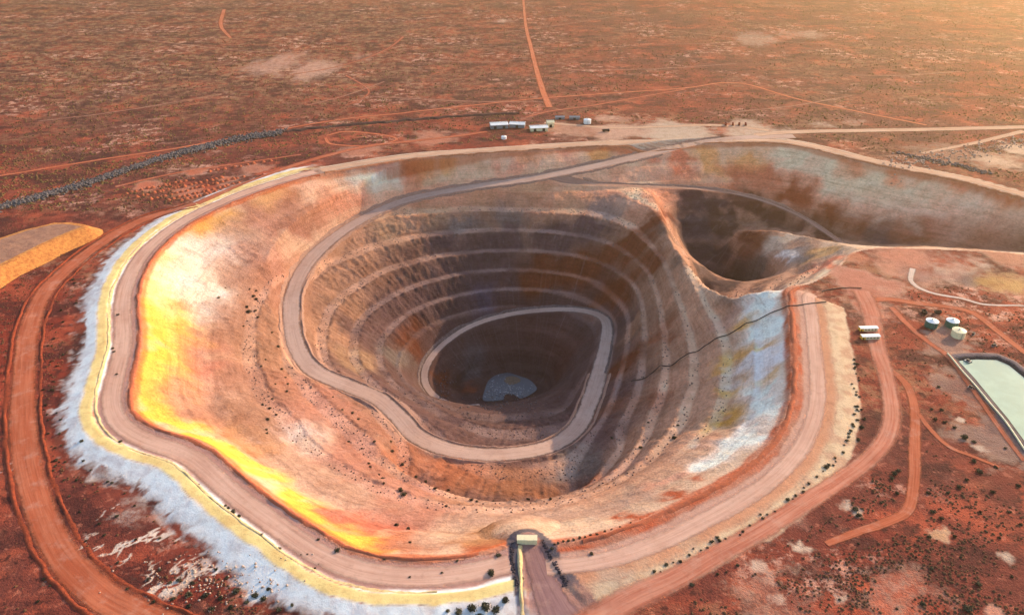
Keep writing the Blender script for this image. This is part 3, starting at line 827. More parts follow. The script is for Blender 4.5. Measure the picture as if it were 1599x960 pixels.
V = np.stack([GX.ravel(), GY.ravel(), Zt.ravel()], 1)
DUST = np.where(INS, 0, WL * sst(4, 8, SD) * sst(95, 60, SD) + WR * sst(4, 14, SD) * sst(64, 54, SD) * .6)
rillf = np.clip(np.where(INS, sst(-4, -16, SD) * (1 - .65 * BERM), 0) + np.where(~INS, WL * sst(40, 46, SD) * sst(110, 60, SD) * .22, 0), 0, 1)
rillf = rillf * sst(0, 4, dHaul) * sst(0, 3, dR2)


def terrain_object(name, mask):
    q = Q[mask]
    used = np.unique(q)
    re = np.full(NX * NY, -1, np.int64); re[used] = np.arange(len(used))
    q = re[q]
    me = mesh_np(name, V[used], q)
    c = np.ones((len(used), 4), np.float32); c[:, :3] = np.clip(Cc.reshape(-1, 3)[used], .002, .9)
    a = me.color_attributes.new('Col', 'FLOAT_COLOR', 'POINT'); a.data.foreach_set('color', c.ravel())
    for nm, arr in (('Zone', Zone), ('RillF', rillf)):
        a = me.attributes.new(nm, 'FLOAT', 'POINT'); a.data.foreach_set('value', arr.ravel()[used].astype(np.float32))
    rv = np.stack([ARC2.ravel()[used], SD.ravel()[used] * 1.0, DUST.ravel()[used]], 1).astype(np.float32)
    a = me.attributes.new('Rill', 'FLOAT_VECTOR', 'POINT'); a.data.foreach_set('vector', rv.ravel())
    me.update()
    o = link(name, me, PIT_ROCK if name == 'pit_wall' else GROUND_EARTH)
    tag(o, kind='structure')
    return o


terrain_object('ground', cs >= 4.0)
terrain_object('pit_wall', cs < 4.0)


# ------------------------------------------------------------------ roads and tracks
ROADCURVES = []


def ribbon(name, P, width, mat, off=.25, step=4.0, nacr=6, jit=.08, own_z=False, crown=0.0):
    P = np.asarray(P, float)
    if P.shape[1] == 2:
        P = np.concatenate([P, np.zeros((len(P), 1))], 1)
    q, s = resample(P, step)
    t = np.gradient(q[:, :2], axis=0); t /= np.maximum(np.linalg.norm(t, axis=1, keepdims=True), 1e-9)
    nrm = np.stack([t[:, 1], -t[:, 0]], 1)
    wv = np.interp(np.linspace(0, 1, len(q)), np.linspace(0, 1, len(np.atleast_1d(width))), np.atleast_1d(width)) if np.ndim(width) else np.full(len(q), float(width))
    seed = len(name) * 31 + len(ROADCURVES)
    ROADCURVES.append((q[:, :2].copy(), float(wv.mean())))
    a = np.linspace(-.5, .5, nacr + 1)
    wl = wv * (1 + jit * 2 * (fbm(s / 40, s * 0, seed, 3) - .5))
    X = q[:, 0:1] + nrm[:, 0:1] * wl[:, None] * a[None]
    Y = q[:, 1:2] + nrm[:, 1:2] * wl[:, None] * a[None]
    Zr = (np.repeat(q[:, 2:3], nacr + 1, 1) if own_z else zt(X, Y)) + off + crown * (1 - 4 * a[None] ** 2)
    n = len(q)
    Vv = np.stack([X.ravel(), Y.ravel(), Zr.ravel()], 1)
    ii = np.arange(n * (nacr + 1)).reshape(n, nacr + 1)
    F = np.stack([ii[:-1, :-1], ii[:-1, 1:], ii[1:, 1:], ii[1:, :-1]], -1).reshape(-1, 4)
    me = mesh_np(name, Vv, F)
    UV = np.stack([np.repeat((a + .5)[None], n, 0).ravel(), np.repeat(s[:, None], nacr + 1, 1).ravel()], 1)
    set_uv(me, F, UV)
    o = link(name, me, mat)
    return tag(o, kind='structure')


R_HAUL = road_material('haul_road_gravel', srgb(200, 168, 152), srgb(182, 150, 136), .3, .6)
R_RED = road_material('red_dirt_road', srgb(178, 92, 62), srgb(196, 116, 84), .4, .9)
R_MAUVE = road_material('mauve_gravel_road', srgb(216, 174, 152), srgb(198, 150, 130), .45, .8)
R_PALE = road_material('pale_gravel_road', srgb(212, 176, 148), srgb(190, 146, 120), .25)
R_TRACK = road_material('orange_dirt_track', srgb(194, 102, 68), srgb(210, 126, 88), .6)
R_DIM = road_material('dim_dirt_track', srgb(196, 112, 82), srgb(172, 88, 62), .7)
R_ENT = road_material('entrance_road_gravel', srgb(160, 122, 116), srgb(140, 104, 104), .3)

ribbon('haul_road', haul[: int(len(haul) * .74)], [25, 24, 23, 22], R_HAUL, .25, 3)
ribbon('haul_road', haul[int(len(haul) * .74) - 1:], [21, 15, 12, 10], R_HAUL, .22, 3)
ribbon('pit_ramp', ramp2[4:], [12, 11, 9], road_material('pit_ramp_gravel', srgb(178, 140, 122), srgb(160, 120, 104), .4), .2, 3)


def hz2(lst):
    return smooth(np.array([hit(u, v) for u, v in lst]), 8)


RIMROAD = [i for i in range(len(LIP))]
# the mauve road on the left bund and the pink road on the right bund follow the pit edge
tl = np.gradient(np.vstack([LIP[-1:], LIP, LIP[:1]]), axis=0)[1:-1]
tl /= np.linalg.norm(tl, axis=1, keepdims=True)
nl = np.stack([tl[:, 1], -tl[:, 0]], 1)
area = .5 * np.sum(LIP[:, 0] * np.roll(LIP[:, 1], -1) - np.roll(LIP[:, 0], -1) * LIP[:, 1])
if area < 0:
    nl = -nl


def offs(d):
    p = LIP + nl * d
    for _ in range(6):
        p = .5 * p + .25 * (np.roll(p, 1, 0) + np.roll(p, -1, 0))
    return p


oL, oR, oF = offs(17.0), offs(24.0), offs(18.0)
isL = LIPW[:, 0] > .5; isR = LIPW[:, 1] > .5; isF = LIPW[:, 2] > .5


def run(mask, P):
    """the members of a closed curve under a mask, as one ordered run"""
    n = len(mask)
    st = [i for i in range(n) if mask[i] and not mask[i - 1]]
    best = []
    for s0 in st:
        r = []
        i = s0
        while mask[i % n] and len(r) < n:
            r.append(i % n); i += 1
        if len(r) > len(best):
            best = r
    return P[best]


left_run = run(isL, oL)
right_run = run(isR, oR)
far_run = run(isF, oF)
e0 = ent[0, :2]
keepL = np.hypot(left_run[:, 0] - e0[0], left_run[:, 1] - e0[1]) > 24
keepR = np.hypot(right_run[:, 0] - e0[0], right_run[:, 1] - e0[1]) > 22
ribbon('rim_road', left_run[keepL], 21, R_MAUVE, .2, 4)
ribbon('rim_road', right_run[keepR][1:], 17, R_MAUVE, .2, 4)
ribbon('rim_road', far_run, 20, R_PALE, .25, 5)
ribbon('entrance_ramp', ent[3:, :2], [15, 18, 26, 40], R_ENT, .18, 3)

PER_L = hz2([(305, 318), (240, 338), (190, 360), (135, 396), (95, 430), (68, 460), (48, 507), (40, 554), (36, 622), (37, 680), (46, 740), (68, 808), (101, 872), (150, 922), (205, 955), (280, 988), (380, 1020)])
ribbon('perimeter_road', PER_L, [20, 22, 24, 24, 25, 26], R_RED, .3, 5, 8)
ribbon('perimeter_road', hz2([(305, 318), (380, 287), (450, 262), (520, 241), (580, 228), (650, 220), (720, 212), (760, 206)]), [20, 16, 12, 10], R_RED, .3, 5)
PER_R = hz2([(1345, 455), (1357, 480), (1364, 510), (1371, 545), (1382, 580), (1390, 620), (1392, 655), (1380, 690), (1345, 727), (1279, 771), (1194, 825), (1110, 872), (1050, 906), (980, 938), (900, 985)])
ribbon('perimeter_road', PER_R, [26, 22, 19, 18, 18, 20, 24], R_MAUVE if False else road_material('worn_red_road', srgb(204, 138, 112), srgb(184, 104, 80), .5, .9), .3, 5, 8)
ribbon('dirt_track', hz2([(1385, 575), (1415, 600), (1428, 640), (1428, 704), (1427, 747), (1418, 795), (1385, 815), (1340, 830), (1290, 850)]), [9, 10, 11, 10, 6], R_RED, .25, 4)
ribbon('dirt_track', hz2([(1430, 640), (1450, 668), (1481, 697), (1515, 712), (1560, 730)]), [5, 5, 4], R_RED, .25, 4)
ribbon('dirt_track', hz2([(1392, 480), (1420, 510), (1450, 535), (1480, 556), (1520, 610), (1560, 668), (1599, 720)]), [11, 9, 6, 5], R_DIM, .28, 4)
ribbon('dirt_track', hz2([(1350, 470), (1390, 468), (1430, 474), (1480, 480), (1520, 490), (1560, 520), (1599, 550), (1640, 575)]), [12, 10, 9, 9], R_RED, .28, 4)
ribbon('dirt_track', hz2([(1425, 420), (1423, 440), (1450, 456), (1500, 466), (1540, 476), (1599, 478)]), [9, 7, 6, 4], road_material('white_track', srgb(226, 206, 190), srgb(204, 176, 156), .6), .25, 4)
ribbon('dirt_track', hz2([(-60, 285), (0, 275), (130, 254), (270, 233), (400, 209), (540, 186), (620, 178), (699, 169), (834, 155), (969, 145), (1070, 138), (1127, 130), (1170, 133), (1245, 155), (1346, 176), (1447, 196)]), [9, 9, 9, 10, 11, 11], R_TRACK, .3, 8)
ribbon('dirt_track', hz2([(858, 168), (847, 140), (838, 110), (828, 70), (821, 40), (817, 0), (812, -40)]), [20, 15, 13, 12, 11], R_TRACK, .3, 8)
ribbon('dirt_track', hz2([(630, 58), (608, 75), (570, 92), (520, 106), (450, 118)]), [12, 10, 6], R_DIM, .3, 8)
ribbon('dirt_track', hz2([(350, 15), (345, 40), (360, 60)]), [18, 18, 12], R_TRACK, .3, 8)
ribbon('dirt_track', hz2([(1070, 140), (1000, 152), (920, 166), (860, 174), (820, 184)]), [9, 10, 10], R_DIM, .3, 8)
ribbon('dirt_track', hz2([(540, 118), (575, 140), (565, 155), (540, 165)]), [9, 7, 5], R_DIM, .3, 8)
ribbon('dirt_track', hz2([(510, 212), (540, 206), (590, 210), (620, 218), (580, 228), (520, 226), (508, 216)]), [8, 8, 8], R_TRACK, .3, 5)
ribbon('dirt_track', hz2([(180, 292), (250, 276), (330, 262), (400, 252), (470, 242)]), [8, 7, 6], R_RED, .25, 5)
ribbon('access_road', hz2([(1180, 211), (1228, 207), (1300, 205), (1363, 204), (1480, 202), (1599, 199), (1700, 196)]), [22, 20, 20, 22], R_PALE, .3, 8)
ribbon('access_road', hz2([(1200, 204), (1120, 196), (1040, 198), (960, 200), (900, 196), (850, 192)]), [14, 12, 10], R_PALE, .26, 8)
ribbon('dirt_track', hz2([(1599, 205), (1530, 222), (1480, 232), (1440, 240)]), [14, 12, 8], R_PALE, .28, 8)
for k, (a, b) in enumerate([((560, 150), (860, 160)), ((60, 190), (330, 150)), ((700, 60), (1000, 20)), ((900, 110), (1150, 100)), ((600, 128), (480, 165)), ((200, 60), (520, 90)), ((1150, 175), (1330, 150)), ((1050, 48), (1300, 70)), ((1000, 70), (1200, 62)), ((420, 40), (530, 45)), ((640, 92), (800, 96)), ((1330, 118), (1500, 112))]):
    ribbon('dirt_track', hz2([a, ((a[0] + b[0]) / 2, (a[1] + b[1]) / 2 + 3), b]), [5, 7, 5], road_material('faint_track', srgb(204, 156, 130), srgb(180, 112, 88), .9), .3, 10)


# ------------------------------------------------------------------ safety berms: rough windrows beside the roads
def windrow(name, P, w, h, mat, seed, step=2.5):
    P = np.asarray(P, float)
    q, s = resample(P[:, :2], step)
    t = np.gradient(q, axis=0); t /= np.maximum(np.linalg.norm(t, axis=1, keepdims=True), 1e-9)
    nrm = np.stack([t[:, 1], -t[:, 0]], 1)
    hv = h * (.55 + .9 * fbm(s / 9, s * 0, seed, 3)); wv = w * (.7 + .6 * fbm(s / 12, s * 0, seed + 5, 3))
    hv = hv * (.25 + .75 * sst(.36, .5, fbm(s / 26, s * 0, seed + 7, 3)))
    off = (fbm(s / 14, s * 0, seed + 9, 3) - .5) * w * .7
    a = np.array([-.6, -.32, -.08, .12, .36, .6]); hh = np.array([-.5, .55, 1.0, .95, .5, -.5])
    X = q[:, 0:1] + nrm[:, 0:1] * (wv[:, None] * a + off[:, None]); Y = q[:, 1:2] + nrm[:, 1:2] * (wv[:, None] * a + off[:, None])
    Zr = zt(X, Y) + hv[:, None] * hh[None] + (fbm(X / 1.7, Y / 1.7, seed + 3, 2) - .5) * .5 * h
    n = len(q); k = len(a)
    ii = np.arange(n * k).reshape(n, k)
    F = np.stack([ii[:-1, :-1], ii[:-1, 1:], ii[1:, 1:], ii[1:, :-1]], -1).reshape(-1, 4)
    me = mesh_np(name, np.stack([X.ravel(), Y.ravel(), Zr.ravel()], 1), F)
    o = link(name, me, mat)
    return tag(o, kind='structure')


def side(P, d):
    P = resample(np.asarray(P)[:, :2], 3.0)[0]
    t = np.gradient(P, axis=0); t /= np.linalg.norm(t, axis=1, keepdims=True)
    return P + np.stack([t[:, 1], -t[:, 0]], 1) * d


def earth_mat(name, c, c2, sc=.35):
    if name in MATS:
        return MATS[name]
    m, nt, b = newmat(name)
    geo = nd(nt, 'ShaderNodeTexCoord').outputs['Object']
    n1_ = noise(nt, geo, sc, 5, .75); n2_ = noise(nt, geo, sc * 5, 3, .7)
    col = mix(nt, remap(nt, n1_, .38, .64), c, c2)
    col = mix(nt, remap(nt, n2_, .5, .72, 0, .6), col, mix(nt, 1.0, col, (.55, .5, .48), 'MULTIPLY'))
    nt.links.new(col, b.inputs['Base Color'])
    bump(nt, b, math_(nt, 'ADD', n1_, n2_), .6, .7)
    MATS[name] = m
    return m


E_ROSE = earth_mat('rose_spoil', srgb(182, 142, 122), srgb(156, 118, 102))
E_RED = earth_mat('red_spoil', srgb(160, 74, 46), srgb(124, 56, 40))
E_ORANGE = earth_mat('orange_spoil', srgb(190, 104, 70), srgb(164, 92, 70))
E_FAR = earth_mat('tan_spoil', srgb(194, 128, 92), srgb(170, 108, 80))
E_CREAM = earth_mat('cream_spoil', srgb(226, 202, 150), srgb(200, 166, 120))
E_GREY = earth_mat('grey_spoil', srgb(136, 116, 110), srgb(100, 84, 82))
ne = int(len(haul) * .74)
windrow('safety_berm', side(haul[30:ne], 12.6), 3.8, 1.3, E_ROSE, 5)
windrow('safety_berm', side(haul[60:ne], -12.6), 3.8, 1.3, E_ROSE, 15)
windrow('safety_berm', side(haul[ne:-6], 7.2), 3.2, 1.3, E_GREY, 25)
windrow('safety_berm', run(isL, offs(2.5))[:-3], 4.0, .9, E_ORANGE, 35)
windrow('safety_berm', run(isR, offs(5.0))[4:], 5.0, 1.3, E_ORANGE, 45)
windrow('safety_berm', run(isL, offs(29.5))[2:-6], 2.6, .8, E_CREAM, 55)
windrow('safety_berm', run(isF, offs(3.0)), 4.0, 1.5, E_FAR, 65)
windrow('safety_berm', side(PER_L, 13.0), 3.6, 1.0, E_RED, 75)
windrow('safety_berm', side(PER_L, -13.2), 3.2, .9, E_RED, 85)
windrow('safety_berm', side(ramp2[20:], -6.5), 3.0, 1.2, E_ROSE, 105)

# ------------------------------------------------------------------ water
def water_material(name, c, rough=.12):
    m, nt, b = newmat(name)
    geo = nd(nt, 'ShaderNodeTexCoord').outputs['Object']
    n = noise(nt, geo, 1 / 30, 4)
    c = np.asarray(c)
    nt.links.new(mix(nt, remap(nt, n, .35, .65), c, c * .82), b.inputs['Base Color'])
    b.inputs['Roughness'].default_value = rough
    b.inputs['Specular IOR Level'].default_value = .5
    bump(nt, b, noise(nt, geo, .5, 3, .6), .12, .5)
    return m


def sheet(name, P, z, mat):
    bm = bmesh.new()
    vs = [bm.verts.new((p[0], p[1], z)) for p in P]
    bm.faces.new(vs)
    bmesh.ops.recalc_face_normals(bm, faces=bm.faces)
    for f in bm.faces:
        if f.normal.z < 0:
            f.normal_flip()
    bmesh.ops.triangulate(bm, faces=bm.faces)
    me = bpy.data.meshes.new(name); bm.to_mesh(me); bm.free()
    return tag(link(name, me, mat), kind='structure')


cP = POND.mean(0)
sheet('pond_water', smooth(POND, 5, True), -.6, water_material('pond_green_water', srgb(164, 188, 158), .14))
SUMP = [(754, 624), (758, 605), (764, 593), (776, 585), (793, 582), (814, 588), (827, 593), (838, 605), (833, 613), (814, 622), (802, 616), (789, 616), (785, 624), (768, 626)]
sump = np.array([at(u, v, -205.4) for u, v in SUMP])[:, :2]
sheet('sump_water', smooth(sump, 5, True), -205.2, water_material('sump_grey_water', srgb(84, 82, 88), .3))

# ------------------------------------------------------------------ plants
def foliage(name, c, c2):
    m, nt, b = newmat(name)
    r = nd(nt, 'ShaderNodeObjectInfo').outputs['Random']
    geo = nd(nt, 'ShaderNodeTexCoord').outputs['Object']
    f = math_(nt, 'ADD', math_(nt, 'MULTIPLY', r, .5), math_(nt, 'MULTIPLY', noise(nt, geo, 1.1, 3, .7), .6))
    nt.links.new(mix(nt, remap(nt, f, .25, .8), c, c2), b.inputs['Base Color'])
    return m


LEAF = foliage('saltbush_leaf', (.03, .03, .018), (.08, .07, .04))
SCRUB = foliage('scrub_leaf', srgb(96, 58, 44), srgb(112, 84, 56))
TUSS = foliage('tussock_leaf', srgb(150, 122, 70), srgb(120, 98, 56))


def leaf_cloud(n, rx, rz, leaf, rnd):
    """leaf-sized faces through the volume of a few uneven clumps"""
    V, F = [], []
    cl = [(rnd.uniform(-.36, .36) * rx, rnd.uniform(-.36, .36) * rx, rnd.uniform(.25, .6) * rz, rnd.uniform(.45, .75)) for _ in range(6)]
    for i in range(n):
        c = rnd.choice(cl)
        d = Vector((rnd.gauss(0, 1), rnd.gauss(0, 1), rnd.gauss(0, 1))).normalized()
        r = c[3] * rnd.uniform(.55, 1.0)
        p = Vector((c[0] + d.x * r * rx, c[1] + d.y * r * rx, max(.02, c[2] + d.z * r * rz * .7)))
        a = Vector((rnd.gauss(0, 1), rnd.gauss(0, 1), rnd.gauss(0, .7))).normalized()
        b = a.cross(d + Vector((.01, .3, .2))).normalized()
        s = leaf * rnd.uniform(.6, 1.3)
        k = len(V)
        V += [p - a * s, p - b * s * .6, p + a * s, p + b * s * .6]
        F.append((k, k + 1, k + 2, k + 3))
    return V, F


rb = random.Random(3)
BUSH = []
for k in range(7):
    V_, F_ = leaf_cloud(130, 1.0, 1.0, .24, rb)
    me = mesh_np('saltbush', np.array([tuple(v) for v in V_]), np.array(F_), False)
    me.materials.append(LEAF)
    BUSH.append(me)


def bush(x, y, wid, label, group=None):
    o = bpy.data.objects.new('saltbush', rb.choice(BUSH))
    COL.objects.link(o)
    o.location = (x, y, float(zt(x, y)) - .1)
    o.rotation_euler = (0, 0, rb.uniform(0, 6.28))
    s = wid * .5
    o.scale = (s * rb.uniform(.85, 1.2), s * rb.uniform(.8, 1.1), s * rb.uniform(.65, .95))
    return tag(o, label, 'bush', group)


def mpp(p):
    return (p[1] * CP + (H - p[2]) * SP) / FPX


def bush_px(u, v, px, label, group=None):
    p = hit(u, v)
    return bush(p[0], p[1], px * mpp(p), label, group)


NB = 0
for u, v, px, lab in [(527, 860, 12, 'dark round bush on the pit edge where the yellow slope ends'), (767, 896, 14, 'largest round dark bush on the pale bund left of entrance ramp'),
                      (778, 868, 11, 'dark bush at left shoulder of the entrance ramp by orange berm'), (364, 800, 12, 'biggest dark bush of the clump on cream bund crest, near left'),
                      (408, 836, 9, 'lone dark bush between cream crest and mauve road, near left'), (436, 857, 8, 'small dark bush on cream crest below the lone one'),
                      (923, 866, 8, 'dark bush on pale strip right of the entrance ramp'), (388, 488, 11, 'largest dark bush on the left pit wall above the haul road'),
                      (434, 542, 7, 'single dark bush just left of the haul road bend'), (1123, 844, 9, 'largest bush in the row edging the right bund'),
                      (1336, 796, 13, 'dark bush beside the pale patch inside the right track loop'), (1505, 684, 15, 'olive bush beside the pond bank track'),
                      (1527, 913, 12, 'olive bush on red plain in the lower right corner'), (128, 690, 9, 'dark bush on the white outer face of left bund')]:
    bush_px(u, v, px, lab); NB += 1
G1 = 'bushes on the left bund crest'
for u, v, px in [(357, 793, 6), (373, 806, 7), (352, 790, 5), (310, 757, 5), (480, 866, 4), (497, 842, 6), (188, 690, 6), (182, 585, 5), (176, 545, 5), (178, 550, 4), (184, 492, 5), (498, 881, 3), (470, 867, 3), (492, 888, 4), (600, 873, 4), (640, 902, 4), (690, 895, 5), (714, 876, 5)]:
    bush_px(u, v, px * 1.25, 'small dark bush along the mauve road on the left bund', G1); NB += 1
G2 = 'bushes scattered on the left pit wall'
for u, v, px in [(396, 463, 6), (401, 468, 6), (386, 480, 6), (399, 486, 5), (403, 496, 5), (342, 465, 5), (421, 638, 5), (418, 655, 6), (410, 632, 5), (425, 623, 4), (432, 648, 4), (440, 577, 5), (446, 590, 4), (449, 600, 5), (448, 612, 5),
                 (416, 671, 5), (417, 677, 5), (400, 455, 4), (390, 452, 4), (415, 562, 4), (408, 572, 4), (430, 600, 4), (380, 510, 4), (425, 520, 4), (372, 462, 3), (352, 450, 3), (520, 620, 4), (535, 640, 4)]:
    bush_px(u, v, px * 1.25, 'small dark bush on the left pit wall above the haul road', G2); NB += 1
G3 = 'bushes on the near pit wall'
for u, v, px in [(626, 766, 9), (631, 772, 9), (619, 820, 8), (638, 826, 8), (592, 742, 5), (598, 747, 5), (576, 724, 6), (578, 729, 5), (640, 847, 5), (697, 790, 5), (565, 700, 4), (612, 705, 6), (629, 725, 7), (650, 745, 6), (665, 752, 6), (680, 763, 6), (700, 766, 5), (610, 690, 5),
                 (735, 781, 6), (745, 783, 5), (560, 655, 5), (550, 645, 6), (585, 690, 5), (600, 755, 5), (545, 690, 4), (770, 782, 4), (825, 780, 5), (860, 779, 5), (1000, 700, 6), (1053, 685, 8), (955, 685, 6), (1058, 665, 5), (1012, 660, 4)]:
    bush_px(u, v, px * 1.2, 'dark bush dotting the near inner pit wall', G3); NB += 1
G4 = 'row of bushes between right bund and perimeter road'
row = hz2([(1000, 903), (1059, 875), (1120, 846), (1204, 799), (1262, 760), (1295, 728), (1322, 690), (1336, 650), (1338, 610), (1332, 560)])
rr = resample(row[:, :2], 5.0)[0]
for p in rr:
    if rb.random() < .72:
        bush(p[0] + rb.gauss(0, 1.6), p[1] + rb.gauss(0, 1.6), rb.uniform(1.6, 4.2), 'dark bush in the row between right bund and perimeter road', G4); NB += 1
for u, v, px in [(1346, 668, 11), (1340, 687, 8), (1289, 730, 10), (1294, 726, 8), (1350, 655, 7), (1338, 640, 6), (1330, 600, 5), (1345, 640, 6), (1342, 620, 6)]:
    bush_px(u, v, px, 'dark bush in the row between right bund and perimeter road', G4); NB += 1
G5 = 'bushes on the red plain at lower right'
for u, v, px in [(1152, 884, 7), (1081, 913, 8), (1340, 806, 12), (1397, 741, 13), (1400, 771, 9), (1404, 735, 8), (1392, 748, 8), (1528, 737, 13), (1498, 761, 10), (1480, 770, 9), (1510, 750, 9), (1441, 943, 12), (1511, 953, 18), (1454, 887, 8), (1520, 720, 8),
                 (1455, 800, 9), (1470, 810, 9), (1450, 838, 8), (1490, 838, 8), (1310, 937, 6), (1120, 897, 6), (1134, 893, 6), (1450, 770, 8), (1550, 770, 9), (1590, 760, 9), (1575, 800, 8), (1530, 800, 7), (1540, 830, 7), (1500, 870, 6), (1580, 900, 8), (1555, 730, 7),
                 (1375, 785, 6), (1363, 752, 6), (1460, 655, 9), (1470, 640, 8), (1476, 660, 9), (1490, 668, 8), (1455, 640, 7), (1465, 605, 6), (1340, 850, 5), (1400, 850, 5), (1430, 870, 5), (1520, 690, 8), (1570, 700, 6), (1280, 900, 5), (1250, 950, 6), (1400, 950, 6), (1360, 920, 5), (1560, 840, 6), (1594, 820, 8)]:
    bush_px(u, v, px * 1.05, 'dark bush scattered over the red plain at lower right', G5); NB += 1
G6 = 'bushes in the lower left corner'
for u, v, px in [(294, 930, 15), (321, 930, 13), (371, 923, 15), (398, 930, 15), (354, 903, 10), (280, 906, 11), (412, 936, 13), (338, 889, 9), (435, 953, 12), (294, 948, 13), (265, 910, 9), (300, 910, 9), (345, 935, 12), (385, 940, 12), (360, 950, 12), (330, 952, 12),
                 (250, 890, 8), (232, 905, 8), (270, 935, 10), (212, 842, 8), (250, 841, 7), (183, 806, 8), (163, 836, 7), (155, 818, 7), (120, 751, 7), (142, 735, 6), (168, 753, 7), (175, 755, 6), (130, 720, 7), (88, 718, 7), (84, 735, 6), (100, 750, 6), (108, 775, 6),
                 (195, 770, 5), (210, 790, 6), (125, 800, 6), (135, 845, 6), (185, 880, 8), (200, 920, 8), (240, 940, 9), (456, 945, 9), (420, 920, 9), (70, 905, 7), (60, 940, 9), (78, 915, 6)]:
    bush_px(u, v, px * .95, 'dark bush on the washed red ground below left bund', G6); NB += 1
G7 = 'bushes at left beside the perimeter road'
for k in range(40):
    v = rb.uniform(410, 740); e = float(np.interp(v, [360, 430, 507, 622, 690, 745], [205, 118, 76, 62, 66, 78])); w_ = float(np.interp(v, [410, 500, 620, 740], [150, 116, 92, 110]))
    u = rb.uniform(e, max(e + 8, w_))
    bush_px(u, v, rb.uniform(3.5, 6.5), 'small dark bush between perimeter road and left bund', G7); NB += 1
G8 = 'bushes at the entrance ramp'
for u, v, px in [(715, 957, 16), (738, 952, 20), (760, 948, 20), (775, 955, 18), (790, 940, 14), (750, 965, 20), (790, 935, 9), (699, 955, 10), (816, 903, 8), (862, 858, 8), (866, 850, 6), (730, 968, 16)]:
    bush_px(u, v, px, 'dense dark bush at the foot of the near bund left of entrance ramp' if u < 800 else 'dark bush on the side of the entrance ramp cut', G8); NB += 1
for u, v, px in [(872, 848, 6), (880, 846, 6), (888, 845, 7), (896, 843, 6), (905, 840, 7), (914, 839, 6), (922, 836, 6), (932, 834, 6), (945, 830, 5), (955, 827, 5), (968, 823, 5), (985, 816, 4), (1000, 811, 4)]:
    bush_px(u, v, px * 1.1, 'dark bush in the hedge-like row on the pit edge right of ramp', 'bushes along the pit edge right of ramp'); NB += 1


NTHB = ['first', 'second', 'third', 'fourth', 'fifth', 'sixth', 'seventh', 'eighth', 'ninth', 'tenth', 'eleventh', 'twelfth'] + ['%dth' % k for k in range(13, 90)]


def in_group(g):
    return [o for o in COL.objects if o.get('group') == g]


# rows of bushes are told apart by their order, loose ones by their size
for k, o in enumerate(sorted(in_group(G4), key=lambda o: math.atan2(o.location.x - 60, -(o.location.y - 700)))):
    o['label'] = '%s dark bush from the entrance ramp in the row edging the right bund' % NTHB[k]
for k, o in enumerate(sorted(in_group('bushes along the pit edge right of ramp'), key=lambda o: o.location.x)):
    o['label'] = '%s dark bush from the ramp in the hedge-like row on the pit edge' % NTHB[k]
SIZE = ['largest', 'second largest', 'third largest', 'fourth largest', 'fifth largest', 'sixth largest', 'seventh largest', 'eighth largest']
for g in (G1, G2, G3, G5, G6, G7):
    for k, o in enumerate(sorted(in_group(g), key=lambda o: -o.scale.x)[:8]):
        o['label'] = '%s of the %s' % (SIZE[k], g)
for g, skip_ in ((G1, 8), (G2, 8), (G3, 8), (G5, 8), (G6, 8), (G7, 8), (G8, 0)):
    rest = sorted(in_group(g), key=lambda o: -o.scale.x)[skip_:]
    for k, o in enumerate(sorted(rest, key=lambda o: o.location.x / o.location.y)):
        o['label'] = '%s from the left among the %s%s' % (NTHB[k], 'smaller ' if skip_ else 'dense dark ', g)


# scrub of the plain: nobody could count it
def scatter(name, n, mat, size, pick, seed, label):
    r = np.random.default_rng(seed)
    P = np.zeros((0, 2))
    while len(P) < n:
        v = r.uniform(-30, 990, n * 3) if pick != 'far' else r.uniform(-40, 330, n * 3)
        u = r.uniform(-60, 1660, n * 3)
        a, b = (u - 799.5) / FPX, (v - 480) / FPX
        dz = -SP - b * CP
        t = -H / dz
        X, Y = a * t, (CP - b * SP) * t
        dens = fbm(X / 130, Y / 130, seed, 3) * .6 + fbm(X / 28, Y / 28, seed + 3, 3) * .4
        keep = r.random(len(X)) < np.clip((dens - .40) * 6, .02, 1)
        sdv = bil(XS, YS, SD, X, Y); zn_ = bil(XS, YS, Zone, X, Y)
        keep &= (sdv > 66) & (zn_ < .35)
        for q in ROADS:
            pass
        keep &= ~road_mask(X, Y)
        P = np.vstack([P, np.stack([X[keep], Y[keep]], 1)])
    P = P[:n]
    k = len(P)
    s = size * r.uniform(.5, 1.3, k) ** 1.0
    zz_ = zt(P[:, 0], P[:, 1])
    # an uneven six-sided tuft with three tips
    base = np.array([[1, 0, 0], [.3, .95, 0], [-.8, .6, 0], [-.7, -.7, 0], [.4, -.9, 0], [.15, .1, .8], [-.35, .25, .62], [.3, -.4, .55]])
    tri = np.array([[0, 1, 5], [1, 2, 6], [2, 3, 6], [3, 4, 7], [4, 0, 7], [5, 1, 6], [5, 6, 7], [0, 5, 7], [6, 3, 7]])
    th = r.uniform(0, 6.28, k)
    jitt = 1 + r.uniform(-.35, .35, (k, 8, 3))
    B = base[None] * jitt
    Xv = (B[..., 0] * np.cos(th)[:, None] - B[..., 1] * np.sin(th)[:, None]) * s[:, None] + P[:, 0:1]
    Yv = (B[..., 0] * np.sin(th)[:, None] + B[..., 1] * np.cos(th)[:, None]) * s[:, None] + P[:, 1:2]
    Zv = B[..., 2] * s[:, None] * 1.0 + zz_[:, None]
    F = (tri[None] + (np.arange(k) * 8)[:, None, None]).reshape(-1, 3)
    me = mesh_np(name, np.stack([Xv.ravel(), Yv.ravel(), Zv.ravel()], 1), F, False)
    o = link(name, me, mat)
    return tag(o, label, name.split('_')[0], None, 'stuff')


